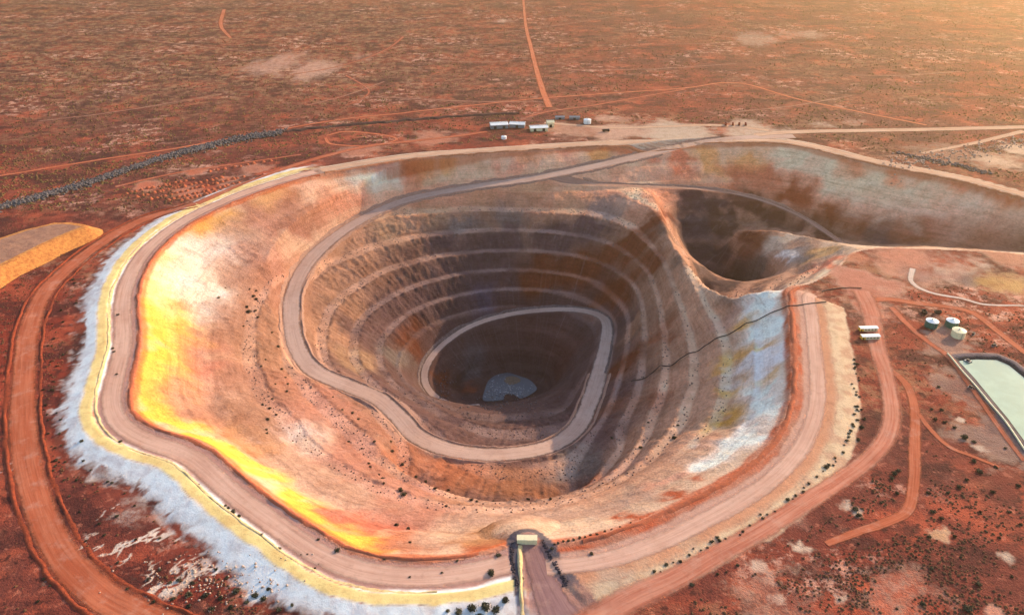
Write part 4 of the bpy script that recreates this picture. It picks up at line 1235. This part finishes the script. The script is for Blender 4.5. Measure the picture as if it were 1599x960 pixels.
ROADS = []
RD = np.vstack([np.concatenate([side(c, 0), np.full((len(side(c, 0)), 1), w)], 1) for c, w in ROADCURVES])
_cell = {}
for x, y, w_ in RD:
    for dx in range(-2, 3):
        for dy in range(-2, 3):
            if dx * dx + dy * dy <= ((w_ * .5 + 3) / 6.0) ** 2 + .5:
                _cell[(int(x // 6) + dx, int(y // 6) + dy)] = 1
_keys = np.array(sorted(k[0] * 100003 + k[1] for k in _cell))


def road_mask(X, Y):
    return np.isin((np.floor(X / 6).astype(int)) * 100003 + np.floor(Y / 6).astype(int), _keys)


scatter('scrub_field', 12000, SCRUB, .95, 'all', 5, 'dark low scrub dotted over the red desert plain')
scatter('scrub_far', 9000, SCRUB, 1.9, 'far', 6, 'dark scrub dotted over the distant desert plain')
scatter('tussock_field', 7000, TUSS, 1.7, 'far', 8, 'pale dry grass tussocks on the distant plain')


# ------------------------------------------------------------------ rocks
def rock_mesh(rnd, sub=1):
    bm = bmesh.new()
    bmesh.ops.create_icosphere(bm, subdivisions=sub, radius=1)
    for v in bm.verts:
        v.co *= rnd.uniform(.65, 1.15)
        v.co.z *= .86
    V = np.array([tuple(v.co) for v in bm.verts]); F = np.array([[v.index for v in f.verts] for f in bm.faces])
    bm.free()
    return V, F


def rubble(name, pts, size, mat, seed, label, cat='rocks'):
    rnd = random.Random(seed)
    var = [rock_mesh(rnd) for _ in range(6)]
    Vs, Fs, k = [], [], 0
    for p in pts:
        v, f = rnd.choice(var)
        s = size * rnd.uniform(.45, 1.5)
        th = rnd.uniform(0, 6.28)
        c, s_ = cos(th), sin(th)
        q = v * s
        x = q[:, 0] * c - q[:, 1] * s_ + p[0]; y = q[:, 0] * s_ + q[:, 1] * c + p[1]
        zb = float(zt(p[0], p[1])) + (p[2] if len(p) > 2 else 0)
        Vs.append(np.stack([x, y, q[:, 2] + zb + .15 * s], 1)); Fs.append(f + k); k += len(v)
    me = mesh_np(name, np.vstack(Vs), np.vstack(Fs), False)
    return tag(link(name, me, mat), label, cat, None, 'stuff')


def along(curve, n, spread, rnd, zf=0.0):
    q, s = resample(np.asarray(curve)[:, :2], 1.5)
    out = []
    for _ in range(n):
        i = rnd.randrange(len(q))
        a = rnd.gauss(0, .4)
        out.append((q[i, 0] + rnd.uniform(-1, 1), q[i, 1] + a * spread, zf * max(0, 1 - abs(a))))
    return out


STONE = earth_mat('grey_armour_stone', srgb(132, 122, 118), srgb(78, 66, 66), .3)
PSTONE = earth_mat('pale_stone', srgb(216, 190, 168), srgb(160, 116, 96), .3)
DSTONE = earth_mat('dark_cut_stone', srgb(84, 74, 80), srgb(54, 46, 52), .4)
rk = random.Random(12)
EMB = hz2([(-60, 343), (0, 325), (70, 305), (140, 285), (210, 262), (270, 243), (330, 227), (400, 213), (470, 203), (540, 196), (620, 189), (700, 183), (770, 179), (810, 177)])
windrow('rock_embankment', EMB[:60], 16, 2.6, STONE, 205, 4)
windrow('rock_embankment', EMB[58:], 13, 2.4, earth_mat('dark_bank_earth', srgb(96, 66, 60), srgb(70, 52, 50), .2), 215, 5)
rubble('armour_rocks', along(EMB[:62], 2600, 27, rk, 1.6), 1.7, STONE, 31, 'grey armour stones piled along the dark embankment, upper left')
rubble('pale_rubble', along(hz2([(1380, 262), (1440, 250), (1500, 240), (1560, 228), (1620, 216)]), 420, 40, rk), 1.7, PSTONE, 32, 'pale rubble strip beyond the far right rim road')
rubble('dark_rubble', along(hz2([(1400, 238), (1450, 250), (1490, 256), (1515, 264), (1545, 270)]), 260, 16, rk), 1.9, STONE, 33, 'grey and white rubble heap beside the far right rim road')
rubble('cut_stones', along(hz2([(800, 856), (799, 875), (803, 895), (808, 912)]), 130, 5, rk), .65, DSTONE, 34, 'dark stones lining the left side of entrance cut')
rubble('cut_stones', along(hz2([(849, 850), (860, 870), (872, 892), (884, 912)]), 130, 4, rk), .65, DSTONE, 35, 'dark stones lining the right side of entrance cut')
rubble('pale_stones', [tuple(hit(rk.gauss(330, 55), rk.gauss(905, 22))[:2]) for _ in range(220)], .7, PSTONE, 36, 'pale stones littering the washed slope at lower left')
rubble('pit_boulders', [tuple(hit(rk.gauss(795, 38), rk.gauss(632, 9))[:2]) for _ in range(160)] + [tuple(hit(rk.gauss(695, 9), rk.gauss(602, 14))[:2]) for _ in range(60)], 1.1, E_GREY, 37, 'broken grey boulders around the sump on pit floor')
windrow('safety_berm', hz2([(811, 853), (812, 880), (814, 915), (817, 960), (822, 1000)]), 3.0, 1.4, E_CREAM, 225)


# a talus of fist-to-boulder rocks on the berms and floors of the pit
def talus():
    r = np.random.default_rng(9)
    ok = INS & (BERM > .45) & (dHaul > 3) & (zz < -30)
    ii = np.argwhere(ok)
    pick = ii[r.choice(len(ii), 2600, False)]
    return [(XS[i] + r.uniform(-.8, .8), YS[j] + r.uniform(-.8, .8)) for j, i in pick]


rubble('talus_rocks', talus(), .75, earth_mat('talus', srgb(150, 122, 108), srgb(104, 84, 78), .3), 38, 'loose rocks lying on the pit benches')


# ------------------------------------------------------------------ heaps of earth
def stockpile():
    top = np.array([at(-120, 420, 12), at(-40, 385, 12), at(40, 358, 12), at(84, 348, 12), at(108, 347, 12), at(134, 351, 12), at(136, 354, 12), at(95, 370, 12), at(40, 397, 12), at(0, 417, 12), at(-90, 472, 12)])[:, :2]
    top = resample(np.vstack([top, top[:1]]), 5.0)[0][:-1]
    n = len(top)
    c = top.mean(0)
    t = np.roll(top, -1, 0) - np.roll(top, 1, 0); t /= np.linalg.norm(t, axis=1, keepdims=True)
    nr = np.stack([t[:, 1], -t[:, 0]], 1)
    if ((nr * (top - c)).sum(1)).mean() < 0:
        nr = -nr
    rings = []
    for k, (d, h) in enumerate([(-6, 12.3), (-1.5, 12.2), (0, 11.8), (5, 8.2), (10, 4.6), (16, .6), (19, -1.2)]):
        s_ = np.arange(n)
        g = (fbm(s_ / 1.3, s_ * 0 + k * .3, 301, 3) - .5) * (2.2 if 0 < k < 6 else .5)
        p = top + nr * (d + g)[:, None]
        rings.append(np.stack([p[:, 0], p[:, 1], np.full(n, h) + (fbm(s_ / 2, s_ * 0 + k, 303, 2) - .5) * (.9 if k < 5 else 0)], 1))
    V = np.vstack(rings)
    F = []
    for k in range(len(rings) - 1):
        for i in range(n):
            F.append((k * n + i, (k + 1) * n + i, (k + 1) * n + (i + 1) % n, k * n + (i + 1) % n))
    o = bpy.data.objects.new('stockpile', None); COL.objects.link(o)
    tag(o, 'flat-topped stockpile of orange earth beside the left perimeter road', 'stockpile')
    a = mesh_np('slope', V, np.array(F)); link('slope', a, earth_mat('orange_stockpile', srgb(218, 152, 82), srgb(182, 108, 62), .3), o)
    bm = bmesh.new()
    vs = [bm.verts.new(tuple(q)) for q in rings[0]]
    f = bm.faces.new(vs)
    if f.normal.z < 0: f.normal_flip()
    bmesh.ops.triangulate(bm, faces=bm.faces)
    me = bpy.data.meshes.new('top'); bm.to_mesh(me); bm.free()
    tp = link('top', me, earth_mat('grey_stockpile_top', srgb(176, 130, 104), srgb(150, 108, 90), .12), o)
    tp['label'] = 'flat greyish top of the stockpile'


stockpile()


def pile_mesh(rnd, n=14):
    V = []; F = []
    prof = [(1.0, -.15), (.72, .32), (.4, .72), (.14, .95)]
    for r, h in prof:
        for i in range(n):
            a = 2 * pi * i / n
            k = r * rnd.uniform(.82, 1.16)
            V.append((cos(a) * k, sin(a) * k, h * rnd.uniform(.88, 1.1) if h > 0 else h))
    V.append((rnd.uniform(-.1, .1), rnd.uniform(-.1, .1), 1.0))
    for k in range(3):
        for i in range(n):
            F.append((k * n + i, k * n + (i + 1) % n, (k + 1) * n + (i + 1) % n, (k + 1) * n + i))
    me = bpy.data.meshes.new('dirt_pile')
    F += [(3 * n + i, 3 * n + (i + 1) % n, 4 * n) for i in range(n)]
    me.from_pydata(V, [], F)
    for p in me.polygons: p.use_smooth = True
    me.update()
    return me


PILES = [pile_mesh(rb) for _ in range(5)]
for me in PILES:
    me.materials.append(E_ORANGE)
NTH = ['first', 'second', 'third', 'fourth', 'fifth', 'sixth', 'seventh', 'eighth', 'ninth', 'tenth', 'eleventh', 'twelfth'] + ['%dth' % k for k in range(13, 90)]
ROWN = ['back', 'second', 'third', 'fourth', 'front', 'separate right-hand']
rows = [((196, 303), (300, 280), 13), ((215, 308), (345, 278), 17), ((235, 312), (380, 276), 19), ((262, 313), (372, 286), 15), ((283, 314), (345, 297), 9), ((330, 268), (420, 252), 9)]
for (a, b, n), rn in zip(rows, ROWN):
    for i in range(n):
        t = (i + rb.uniform(-.25, .25)) / (n - 1)
        p = hit(a[0] + (b[0] - a[0]) * t, a[1] + (b[1] - a[1]) * t + rb.uniform(-.7, .7))
        o = bpy.data.objects.new('dirt_pile', rb.choice(PILES)); COL.objects.link(o)
        o.location = (p[0], p[1], p[2])
        s = rb.uniform(3.2, 4.8)
        o.scale = (s, s * rb.uniform(.8, 1.1), s * rb.uniform(.5, .72)); o.rotation_euler = (0, 0, rb.uniform(0, 6))
        tag(o, '%s orange earth pile from the left in the %s row of dumped piles' % (NTH[i], rn), 'dirt pile', 'rows of dumped earth piles')


# ------------------------------------------------------------------ built things
class MB:
    def __init__(s): s.bm = bmesh.new()

    def box(s, x0, x1, y0, y1, z0, z1, bev=0):
        v = [s.bm.verts.new((x, y, z)) for z in (z0, z1) for x, y in ((x0, y0), (x1, y0), (x1, y1), (x0, y1))]
        for f in ((3, 2, 1, 0), (4, 5, 6, 7), (0, 1, 5, 4), (1, 2, 6, 5), (2, 3, 7, 6), (3, 0, 4, 7)):
            s.bm.faces.new([v[i] for i in f])
        return s

    def cyl(s, c, r, z0, z1, n=24, r2=None, axis='z'):
        r2 = r if r2 is None else r2
        A, B = [], []
        for i in range(n):
            a = 2 * pi * i / n
            for L_, rr_, h in ((A, r, z0), (B, r2, z1)):
                p = (c[0] + cos(a) * rr_, c[1] + sin(a) * rr_, h) if axis == 'z' else (c[0] + cos(a) * rr_, h, c[1] + sin(a) * rr_)
                L_.append(s.bm.verts.new(p))
        for i in range(n):
            s.bm.faces.new((A[i], A[(i + 1) % n], B[(i + 1) % n], B[i]))
        s.bm.faces.new(A[::-1]); s.bm.faces.new(B)
        return s

    def poly(s, pts, f):
        v = [s.bm.verts.new(p) for p in pts]
        for q in f: s.bm.faces.new([v[i] for i in q])
        return s

    def build(s, name, mat, parent=None):
        bmesh.ops.recalc_face_normals(s.bm, faces=s.bm.faces)
        me = bpy.data.meshes.new(name); s.bm.to_mesh(me); s.bm.free()
        return link(name, me, mat, parent)


def empty(name, u, v, rz, label, cat, group=None, z=None):
    p = hit(u, v)
    o = bpy.data.objects.new(name, None); COL.objects.link(o)
    o.location = (p[0], p[1], p[2] if z is None else z); o.rotation_euler = (0, 0, rz)
    return tag(o, label, cat, group)


WPAINT = plain_material('white_roof_sheet', srgb(248, 247, 242), .45, .12, .3)
CPAINT = plain_material('cream_paint', srgb(232, 220, 178), .5, .15, .4)
GPAINT = plain_material('green_tank_paint', srgb(58, 106, 92), .5, .25, .4)
GREYM = plain_material('grey_steel', srgb(140, 140, 142), .5, .25, .5)
DARKM = plain_material('dark_steel', srgb(46, 42, 44), .6, .3, .5)
YPAINT = plain_material('yellow_paint', srgb(226, 176, 70), .5, .15, .5)
RPAINT = plain_material('red_paint', srgb(150, 44, 34), .5, .2, .5)
TYRE = plain_material('tyre_rubber', srgb(30, 28, 28), .9, .2, .5)
GLASS = plain_material('dark_glass', srgb(34, 40, 48), .1, .1, .5, 0, .6)
PIPEM = plain_material('black_pipe', srgb(58, 48, 48), .55, .2, .3)


def shed(u, v, rz, L, W, h, rise, label, roofm, wallm, doors=1, name='shed', group='sheds beyond the far rim'):
    o = empty(name, u, v, rz, label, 'shed', group)
    l, w_ = L / 2, W / 2
    MB().poly([(-l, -w_, -.6), (l, -w_, -.6), (l, w_, -.6), (-l, w_, -.6), (-l, -w_, h), (l, -w_, h), (l, w_, h), (-l, w_, h), (-l, 0, h + rise), (l, 0, h + rise)],
              [(0, 1, 5, 4), (2, 3, 7, 6), (1, 2, 6, 9, 5), (3, 0, 4, 8, 7), (0, 3, 2, 1)]).build('wall', wallm, o)
    e = .7
    sl = rise / w_
    m = MB()
    for sgn in (-1, 1):
        y1_, z1_ = sgn * (w_ + e), h - sl * e
        pts = [(-l - e, 0, h + rise + .05), (l + e, 0, h + rise + .05), (l + e, y1_, z1_ + .05), (-l - e, y1_, z1_ + .05)]
        pts += [(p[0], p[1], p[2] + .25) for p in pts]
        m.poly(pts, [(0, 1, 2, 3), (7, 6, 5, 4), (0, 4, 5, 1), (1, 5, 6, 2), (2, 6, 7, 3), (3, 7, 4, 0)])
    r = m.build('roof', roofm, o)
    MB().box(-l - e, l + e, -.4, .4, h + rise + .28, h + rise + .55).build('ridge_cap', GREYM, r)
    for k in range(doors):
        x = -l + L * (k + .5) / doors
        MB().box(x - 2.2, x + 2.2, -w_ - .15, -w_ + .05, -.2, min(h - .6, 4.6)).build('door', DARKM, o)
    return o


shed(779, 199, .16, 30, 18, 6.5, 2.0, 'long white-roofed shed, leftmost of the far sheds', WPAINT, GREYM, 2)
shed(808, 198, -.12, 26, 17, 6, 2.0, 'white-roofed shed second from left beyond the far rim', WPAINT, GREYM, 1)
shed(841, 203, .14, 30, 16, 5.5, 1.8, 'white-roofed shed with cream walls, third from left beyond the far rim', WPAINT, CPAINT, 2)
shed(859, 197, .1, 12, 16, 8, 2.0, 'tall cream shed, rightmost of the four far white sheds', CPAINT, CPAINT, 1)
shed(874, 186, .05, 16, 9, 4, 1.2, 'low grey shed behind the cream shed beyond far rim', GREYM, GREYM, 1)
shed(897, 186, -.05, 18, 9, 4, 1.2, 'low grey shed next to the small white far tank', GREYM, GREYM, 1)


def tank(u, v, r, h, label, body, roof, group=None, rise=.28):
    o = empty('storage_tank', u, v, 0, label, 'tank', group)
    m = MB().cyl((0, 0), r, -.5, h, 36)
    m.build('body', body, o)
    for zb in (.32, .64):
        q = MB(); q.cyl((0, 0), r + .12, h * zb, h * zb + .25, 36); q.build('stiffener_ring', body, o)
    q = MB(); q.cyl((0, 0), r + .25, h, h + r * rise, 36, r * .12)
    rf = q.build('roof', roof, o)
    q = MB(); q.cyl((0, 0), r * .13, h + r * rise - .1, h + r * rise + .5, 12); q.build('vent', GREYM, rf)
    m = MB(); m.box(-.35, -.27, -r - .3, -r - .1, 0, h + .3); m.box(.27, .35, -r - .3, -r - .1, 0, h + .3)
    for k in range(int(h / .6)): m.box(-.3, .3, -r - .25, -r - .18, .3 + k * .6, .36 + k * .6)
    m.build('ladder', GREYM, o)


tank(1453, 510, 5.8, 6.5, 'green tank with white conical roof, left of the pair near pond', GPAINT, WPAINT, 'tanks by the pond')
tank(1485, 509, 5.8, 6.5, 'green tank with white conical roof, right of the pair near pond', GPAINT, WPAINT, 'tanks by the pond')
tank(1495, 525, 6.2, 7.0, 'plain cream tank nearest to the pond corner', CPAINT, CPAINT, 'tanks by the pond', .16)
tank(917, 193, 6.5, 7.0, 'small white tank at right end of the far yard', WPAINT, WPAINT)
tank(787, 217, 4.5, 4.0, 'tiny white tank below the leftmost far shed', WPAINT, WPAINT)


def container(u, v, rz, L, W, h, mat, label, name='shipping_container', group=None, cat='container', doorm=None):
    o = empty(name, u, v, rz, label, cat, group)
    l, w_ = L / 2, W / 2
    MB().box(-l, l, -w_, w_, -.2, h).build('body', mat, o)
    n = int(L / 1.2)
    for sgn in (-1, 1):
        for k in range(n):
            x = -l + .4 + (L - .8) * k / (n - 1)
            MB().box(x - .18, x + .18, sgn * (w_ + .08) - .09, sgn * (w_ + .08) + .09, .2, h - .2).build('rib', mat, o)
    MB().box(-l - .12, l + .12, -w_ - .12, w_ + .12, h, h + .22).build('roof', mat, o)
    for sgn in (-1, 1):
        MB().box(-l - .1, -l + .02, .08 * sgn if sgn > 0 else -w_ + .1, w_ - .1 if sgn > 0 else -.08, .1, h - .15).build('door', doorm or GREYM, o)
    return o


container(823, 846, -.02, 13.5, 4.6, 4.2, CPAINT, 'cream box-shaped barrier closing the top of entrance ramp', 'barrier_block', None, 'barrier')


def hut(u, v, rz, label):
    o = empty('site_hut', u, v, rz, label, 'hut', 'site huts beside right perimeter road')
    L, W, h = 17.5, 4.6, 3.6
    l, w_ = L / 2, W / 2
    MB().box(-l, l, -w_, w_, .4, h).build('wall', CPAINT, o)
    e = MB().box(-l - .08, -l + .02, -w_ + .02, w_ - .02, .45, h - .05).build('end_wall', YPAINT, o)
    e['label'] = 'yellow end wall of the hut'
    MB().poly([(-l - .4, -w_ - .4, h), (l + .4, -w_ - .4, h), (l + .4, w_ + .4, h), (-l - .4, w_ + .4, h), (-l - .4, 0, h + .6), (l + .4, 0, h + .6)],
              [(0, 1, 5, 4), (2, 3, 4, 5), (1, 2, 5), (3, 0, 4), (0, 3, 2, 1)]).build('roof', WPAINT, o)
    for k in range(4):
        x = -l + 5.2 + k * 3.3
        wd = MB().box(x - .9, x + .9, -w_ - .06, -w_ + .02, 1.5, 2.7).build('window', DARKM, o)
        MB().box(x - .75, x + .75, -w_ - .09, -w_ - .05, 1.62, 2.58).build('pane', GLASS, wd)
    MB().box(-l + .6, -l + 1.7, -w_ - .09, -w_ - .04, .5, 2.7).build('door', DARKM, o)
    MB().box(-l - .03, -l + 3.4, -w_ - .05, -w_ + .01, .45, h - .05).build('side_panel', YPAINT, o)['label'] = 'yellow panel at the left end of the long side'
    for k in range(5):
        x = -l + .6 + k * (L - 1.2) / 4
        MB().box(x - .2, x + .2, -w_ + .2, w_ - .2, -.5, .45).build('footing', DARKM, o)


hut(1355, 516, .05, 'white-roofed site hut farther from the camera of the two parallel huts')
hut(1358, 529, .05, 'white-roofed site hut nearer the camera of the two parallel huts')


def truck(u, v, rz, body, label, group=None, name='truck', s=1.0):
    o = empty(name, u, v, rz, label, 'truck', group)
    o.scale = (s, s, s)
    MB().box(-4.6, 4.6, -.9, .9, .8, 1.15).build('chassis', DARKM, o)
    c = MB().poly([(2.6, -1.2, 1.2), (4.7, -1.2, 1.2), (4.7, 1.2, 1.2), (2.6, 1.2, 1.2), (2.6, -1.2, 3.4), (4.2, -1.2, 3.4), (4.2, 1.2, 3.4), (2.6, 1.2, 3.4), (4.65, -1.2, 2.2), (4.65, 1.2, 2.2)],
                  [(0, 3, 2, 1), (0, 1, 8, 5, 4), (3, 7, 6, 9, 2), (1, 2, 9, 8), (8, 9, 6, 5), (4, 5, 6, 7), (0, 4, 7, 3)]).build('cab', body, o)
    MB().poly([(4.66, -1.0, 2.28), (4.66, 1.0, 2.28), (4.28, 1.0, 3.25), (4.28, -1.0, 3.25)], [(0, 1, 2, 3)]).build('windscreen', GLASS, c)
    MB().poly([(-4.8, -1.35, 1.2), (2.3, -1.35, 1.2), (2.3, 1.35, 1.2), (-4.8, 1.35, 1.2), (-5.0, -1.5, 2.9), (2.4, -1.5, 2.9), (2.4, 1.5, 2.9), (-5.0, 1.5, 2.9), (-4.7, -1.3, 2.9), (2.2, -1.3, 2.9), (2.2, 1.3, 2.9), (-4.7, 1.3, 2.9), (-4.5, -1.15, 1.6), (2.1, -1.15, 1.6), (2.1, 1.15, 1.6), (-4.5, 1.15, 1.6)],
              [(0, 3, 2, 1), (0, 1, 5, 4), (1, 2, 6, 5), (2, 3, 7, 6), (3, 0, 4, 7), (4, 5, 9, 8), (5, 6, 10, 9), (6, 7, 11, 10), (7, 4, 8, 11), (8, 9, 13, 12), (9, 10, 14, 13), (10, 11, 15, 14), (11, 8, 12, 15), (12, 13, 14, 15)]).build('tray', body, o)
    for x in (3.5, -1.8, -3.2):
        for sgn in (-1, 1):
            y = sgn * 1.2
            wh = MB().cyl((x, .55), .55, y - .2, y + .2, 14, None, 'y').build('wheel', TYRE, o)
            MB().cyl((x, .55), .26, y - .23, y + .23, 10, None, 'y').build('rim', GREYM, wh)


for k, (u, lab) in enumerate([(1133, 'red tip truck, leftmost in the far parked row'), (1144, 'red tip truck, second in the far parked row'), (1154, 'red tip truck, third in the far parked row'), (1164, 'red tip truck, rightmost in the far parked row')]):
    truck(u, 196, 1.35, RPAINT, lab, 'red trucks parked beyond the far rim', 'tip_truck', 1.15)
truck(946, 206, .1, DARKM, 'dark tip truck standing alone on the pale far yard', None, 'tip_truck', 1.3)


def skip(u, v, rz, label):
    o = empty('skip_bin', u, v, rz, label, 'skip bin', 'dark bins behind the tanks')
    MB().poly([(-2.6, -1.5, 0), (2.6, -1.5, 0), (2.6, 1.5, 0), (-2.6, 1.5, 0), (-3.6, -1.8, 2.6), (3.6, -1.8, 2.6), (3.6, 1.8, 2.6), (-3.6, 1.8, 2.6), (-3.3, -1.6, 2.6), (3.3, -1.6, 2.6), (3.3, 1.6, 2.6), (-3.3, 1.6, 2.6), (-2.4, -1.3, .3), (2.4, -1.3, .3), (2.4, 1.3, .3), (-2.4, 1.3, .3)],
              [(0, 3, 2, 1), (0, 1, 5, 4), (1, 2, 6, 5), (2, 3, 7, 6), (3, 0, 4, 7), (4, 5, 9, 8), (5, 6, 10, 9), (6, 7, 11, 10), (7, 4, 8, 11), (8, 9, 13, 12), (9, 10, 14, 13), (10, 11, 15, 14), (11, 8, 12, 15), (12, 13, 14, 15)]).build('body', DARKM, o)
    for x in (-2, -.7, .7, 2):
        MB().box(x - .12, x + .12, -1.9, -1.6, .3, 2.5).build('rib', DARKM, o)


skip(1443, 489, 1.4, 'dark steel bin left of the pair behind the tanks')
skip(1464, 489, .1, 'dark steel bin right of the pair behind the tanks')


def tube(name, pts, r, mat, label, cat, lift, seg=8, step=3.0, parent=None):
    q, s = resample(np.asarray(pts)[:, :2], step)
    zc = zt(q[:, 0], q[:, 1]) + lift
    if len(zc) > 5:
        k = np.ones(3) / 3
        zc = np.maximum(np.convolve(np.pad(zc, 1, 'edge'), k, 'valid'), zc)
    c = np.concatenate([q, zc[:, None]], 1)
    t = np.gradient(c, axis=0); t /= np.linalg.norm(t, axis=1, keepdims=True)
    up = np.array([0, 0, 1.0]); a = np.cross(t, up); a /= np.linalg.norm(a, axis=1, keepdims=True); b = np.cross(a, t)
    th = np.linspace(0, 2 * pi, seg, endpoint=False)
    Vv = (c[:, None] + r * (np.cos(th)[None, :, None] * a[:, None] + np.sin(th)[None, :, None] * b[:, None])).reshape(-1, 3)
    n = len(c); ii = np.arange(n * seg).reshape(n, seg); jj = np.roll(ii, -1, 1)
    F = np.stack([ii[:-1], jj[:-1], jj[1:], ii[1:]], -1).reshape(-1, 4)
    o = link(name, mesh_np(name, Vv, F), mat, parent)
    return tag(o, label, cat) if label else o


tube('dewatering_pipe', hz2([(985, 597), (1020, 581), (1060, 562), (1100, 541), (1150, 516), (1200, 491), (1234, 478), (1262, 475), (1290, 472)]), .5, PIPEM, 'black pipe running diagonally up the right pit wall benches', 'pipe', .5)
tube('dewatering_pipe', hz2([(1283, 456), (1300, 452), (1325, 450), (1345, 451)]), .45, PIPEM, 'short black pipe lying on the ground right of the second bowl', 'pipe', .6)
tube('pond_pipe', hz2([(1479, 553), (1500, 578), (1520, 600), (1545, 630), (1570, 660), (1600, 705)]), .7, CPAINT, 'cream pipe along the left bank of the green pond', 'pipe', .7)


def pontoon(u, v):
    o = empty('pump_pontoon', u, v, .5, 'dark floating pump pontoon near corner of the green pond', 'pontoon', None, -.6)
    for y in (-1.6, 1.6):
        MB().cyl((y, .1), .6, -3.0, 3.0, 12, None, 'y').build('float', DARKM, o)
    MB().box(-2.4, 2.4, -2.6, 2.6, .65, .85).build('deck', GREYM, o)
    MB().box(-1.0, 1.0, -1.4, 1.2, .85, 2.4).build('pump', DARKM, o)
    for x in (-2.3, 2.3):
        for y in (-2.5, 0, 2.5):
            MB().box(x - .06, x + .06, y - .06, y + .06, .85, 2.0).build('rail_post', DARKM, o)


pontoon(1510, 567)


def pump_skid(u, v, rz, label):
    o = empty('pump_skid', u, v, rz, label, 'pump')
    MB().box(-3, 3, -1.1, 1.1, 0, .4).build('skid', GREYM, o)
    MB().box(-2.4, .6, -.9, .9, .4, 2.3).build('engine_cover', DARKM, o)
    MB().cyl((1.7, 1.1), .7, -.5, .5, 14, None, 'y').build('pump_housing', DARKM, o)
    MB().cyl((-1.2, 0), .15, 2.3, 3.1, 8).build('exhaust', DARKM, o)


pump_skid(1517, 606, -.9, 'dark pump unit standing on the left bank of the pond')
pump_skid(1552, 540, .4, 'dark pump unit on red ground above the pond')
pump_skid(1520, 522, .8, 'dark pump unit right of the cream tank')

def mud_bank():
    P = smooth(np.array([at(u, v, -205.2) for u, v in [(786, 592), (795, 586), (808, 588), (815, 594), (806, 600), (792, 600)]])[:, :2], 5, True)
    c = P.mean(0)
    n = len(P); V = []; F = []
    for k, (r, h) in enumerate([(1.0, -.3), (.8, .25), (.5, .5), (.2, .65)]):
        for i in range(n):
            q = c + (P[i] - c) * r * (1 + .12 * (vnoise(i / 2., k * 3.) - .5))
            V.append((q[0], q[1], -205.2 + h + .3 * (float(vnoise(i / 1.5, k * 5. + 9)) - .5)))
    V.append((c[0], c[1], -204.5))
    for k in range(3):
        F += [(k * n + i, k * n + (i + 1) % n, (k + 1) * n + (i + 1) % n, (k + 1) * n + i) for i in range(n)]
    F += [(3 * n + i, 3 * n + (i + 1) % n, 4 * n) for i in range(n)]
    me = bpy.data.meshes.new('mud_bank'); me.from_pydata(V, [], F); me.update()
    tag(link('mud_bank', me, earth_mat('tan_mud', srgb(132, 108, 88), srgb(110, 92, 80), .4)), kind='structure')


rubble('sump_rubble', [(q[0], q[1]) for q in (at(rk.gauss(796, 20), rk.gauss(604, 9), -205.2) for _ in range(420)) if inside(sump, np.array([q[0]]), np.array([q[1]]))[0]], 1.3, earth_mat('pale_grey_rubble', srgb(168, 164, 166), srgb(120, 112, 114), .3), 39, 'pale grey rubble lying in the shallow sump on the pit floor')
mud_bank()

# ------------------------------------------------------------------ dusty air
def haze():
    bm = bmesh.new()
    bmesh.ops.create_cube(bm, size=1)
    me = bpy.data.meshes.new('haze'); bm.to_mesh(me); bm.free()
    o = bpy.data.objects.new('haze', me); COL.objects.link(o)
    o.scale = (30000, 24000, 660)
    o.location = (0, 5000, 415 - 330)
    m = bpy.data.materials.new('dusty_air'); m.use_nodes = True
    nt = m.node_tree
    nt.nodes.remove(nt.nodes['Principled BSDF'])
    v = nt.nodes.new('ShaderNodeVolumePrincipled')
    v.inputs['Color'].default_value = (1.0, .7, .32, 1)
    v.inputs['Density'].default_value = 1.1e-4
    v.inputs['Anisotropy'].default_value = .86
    nt.links.new(v.outputs[0], nt.nodes['Material Output'].inputs['Volume'])
    me.materials.append(m)
    tag(o, kind='stuff')


haze()
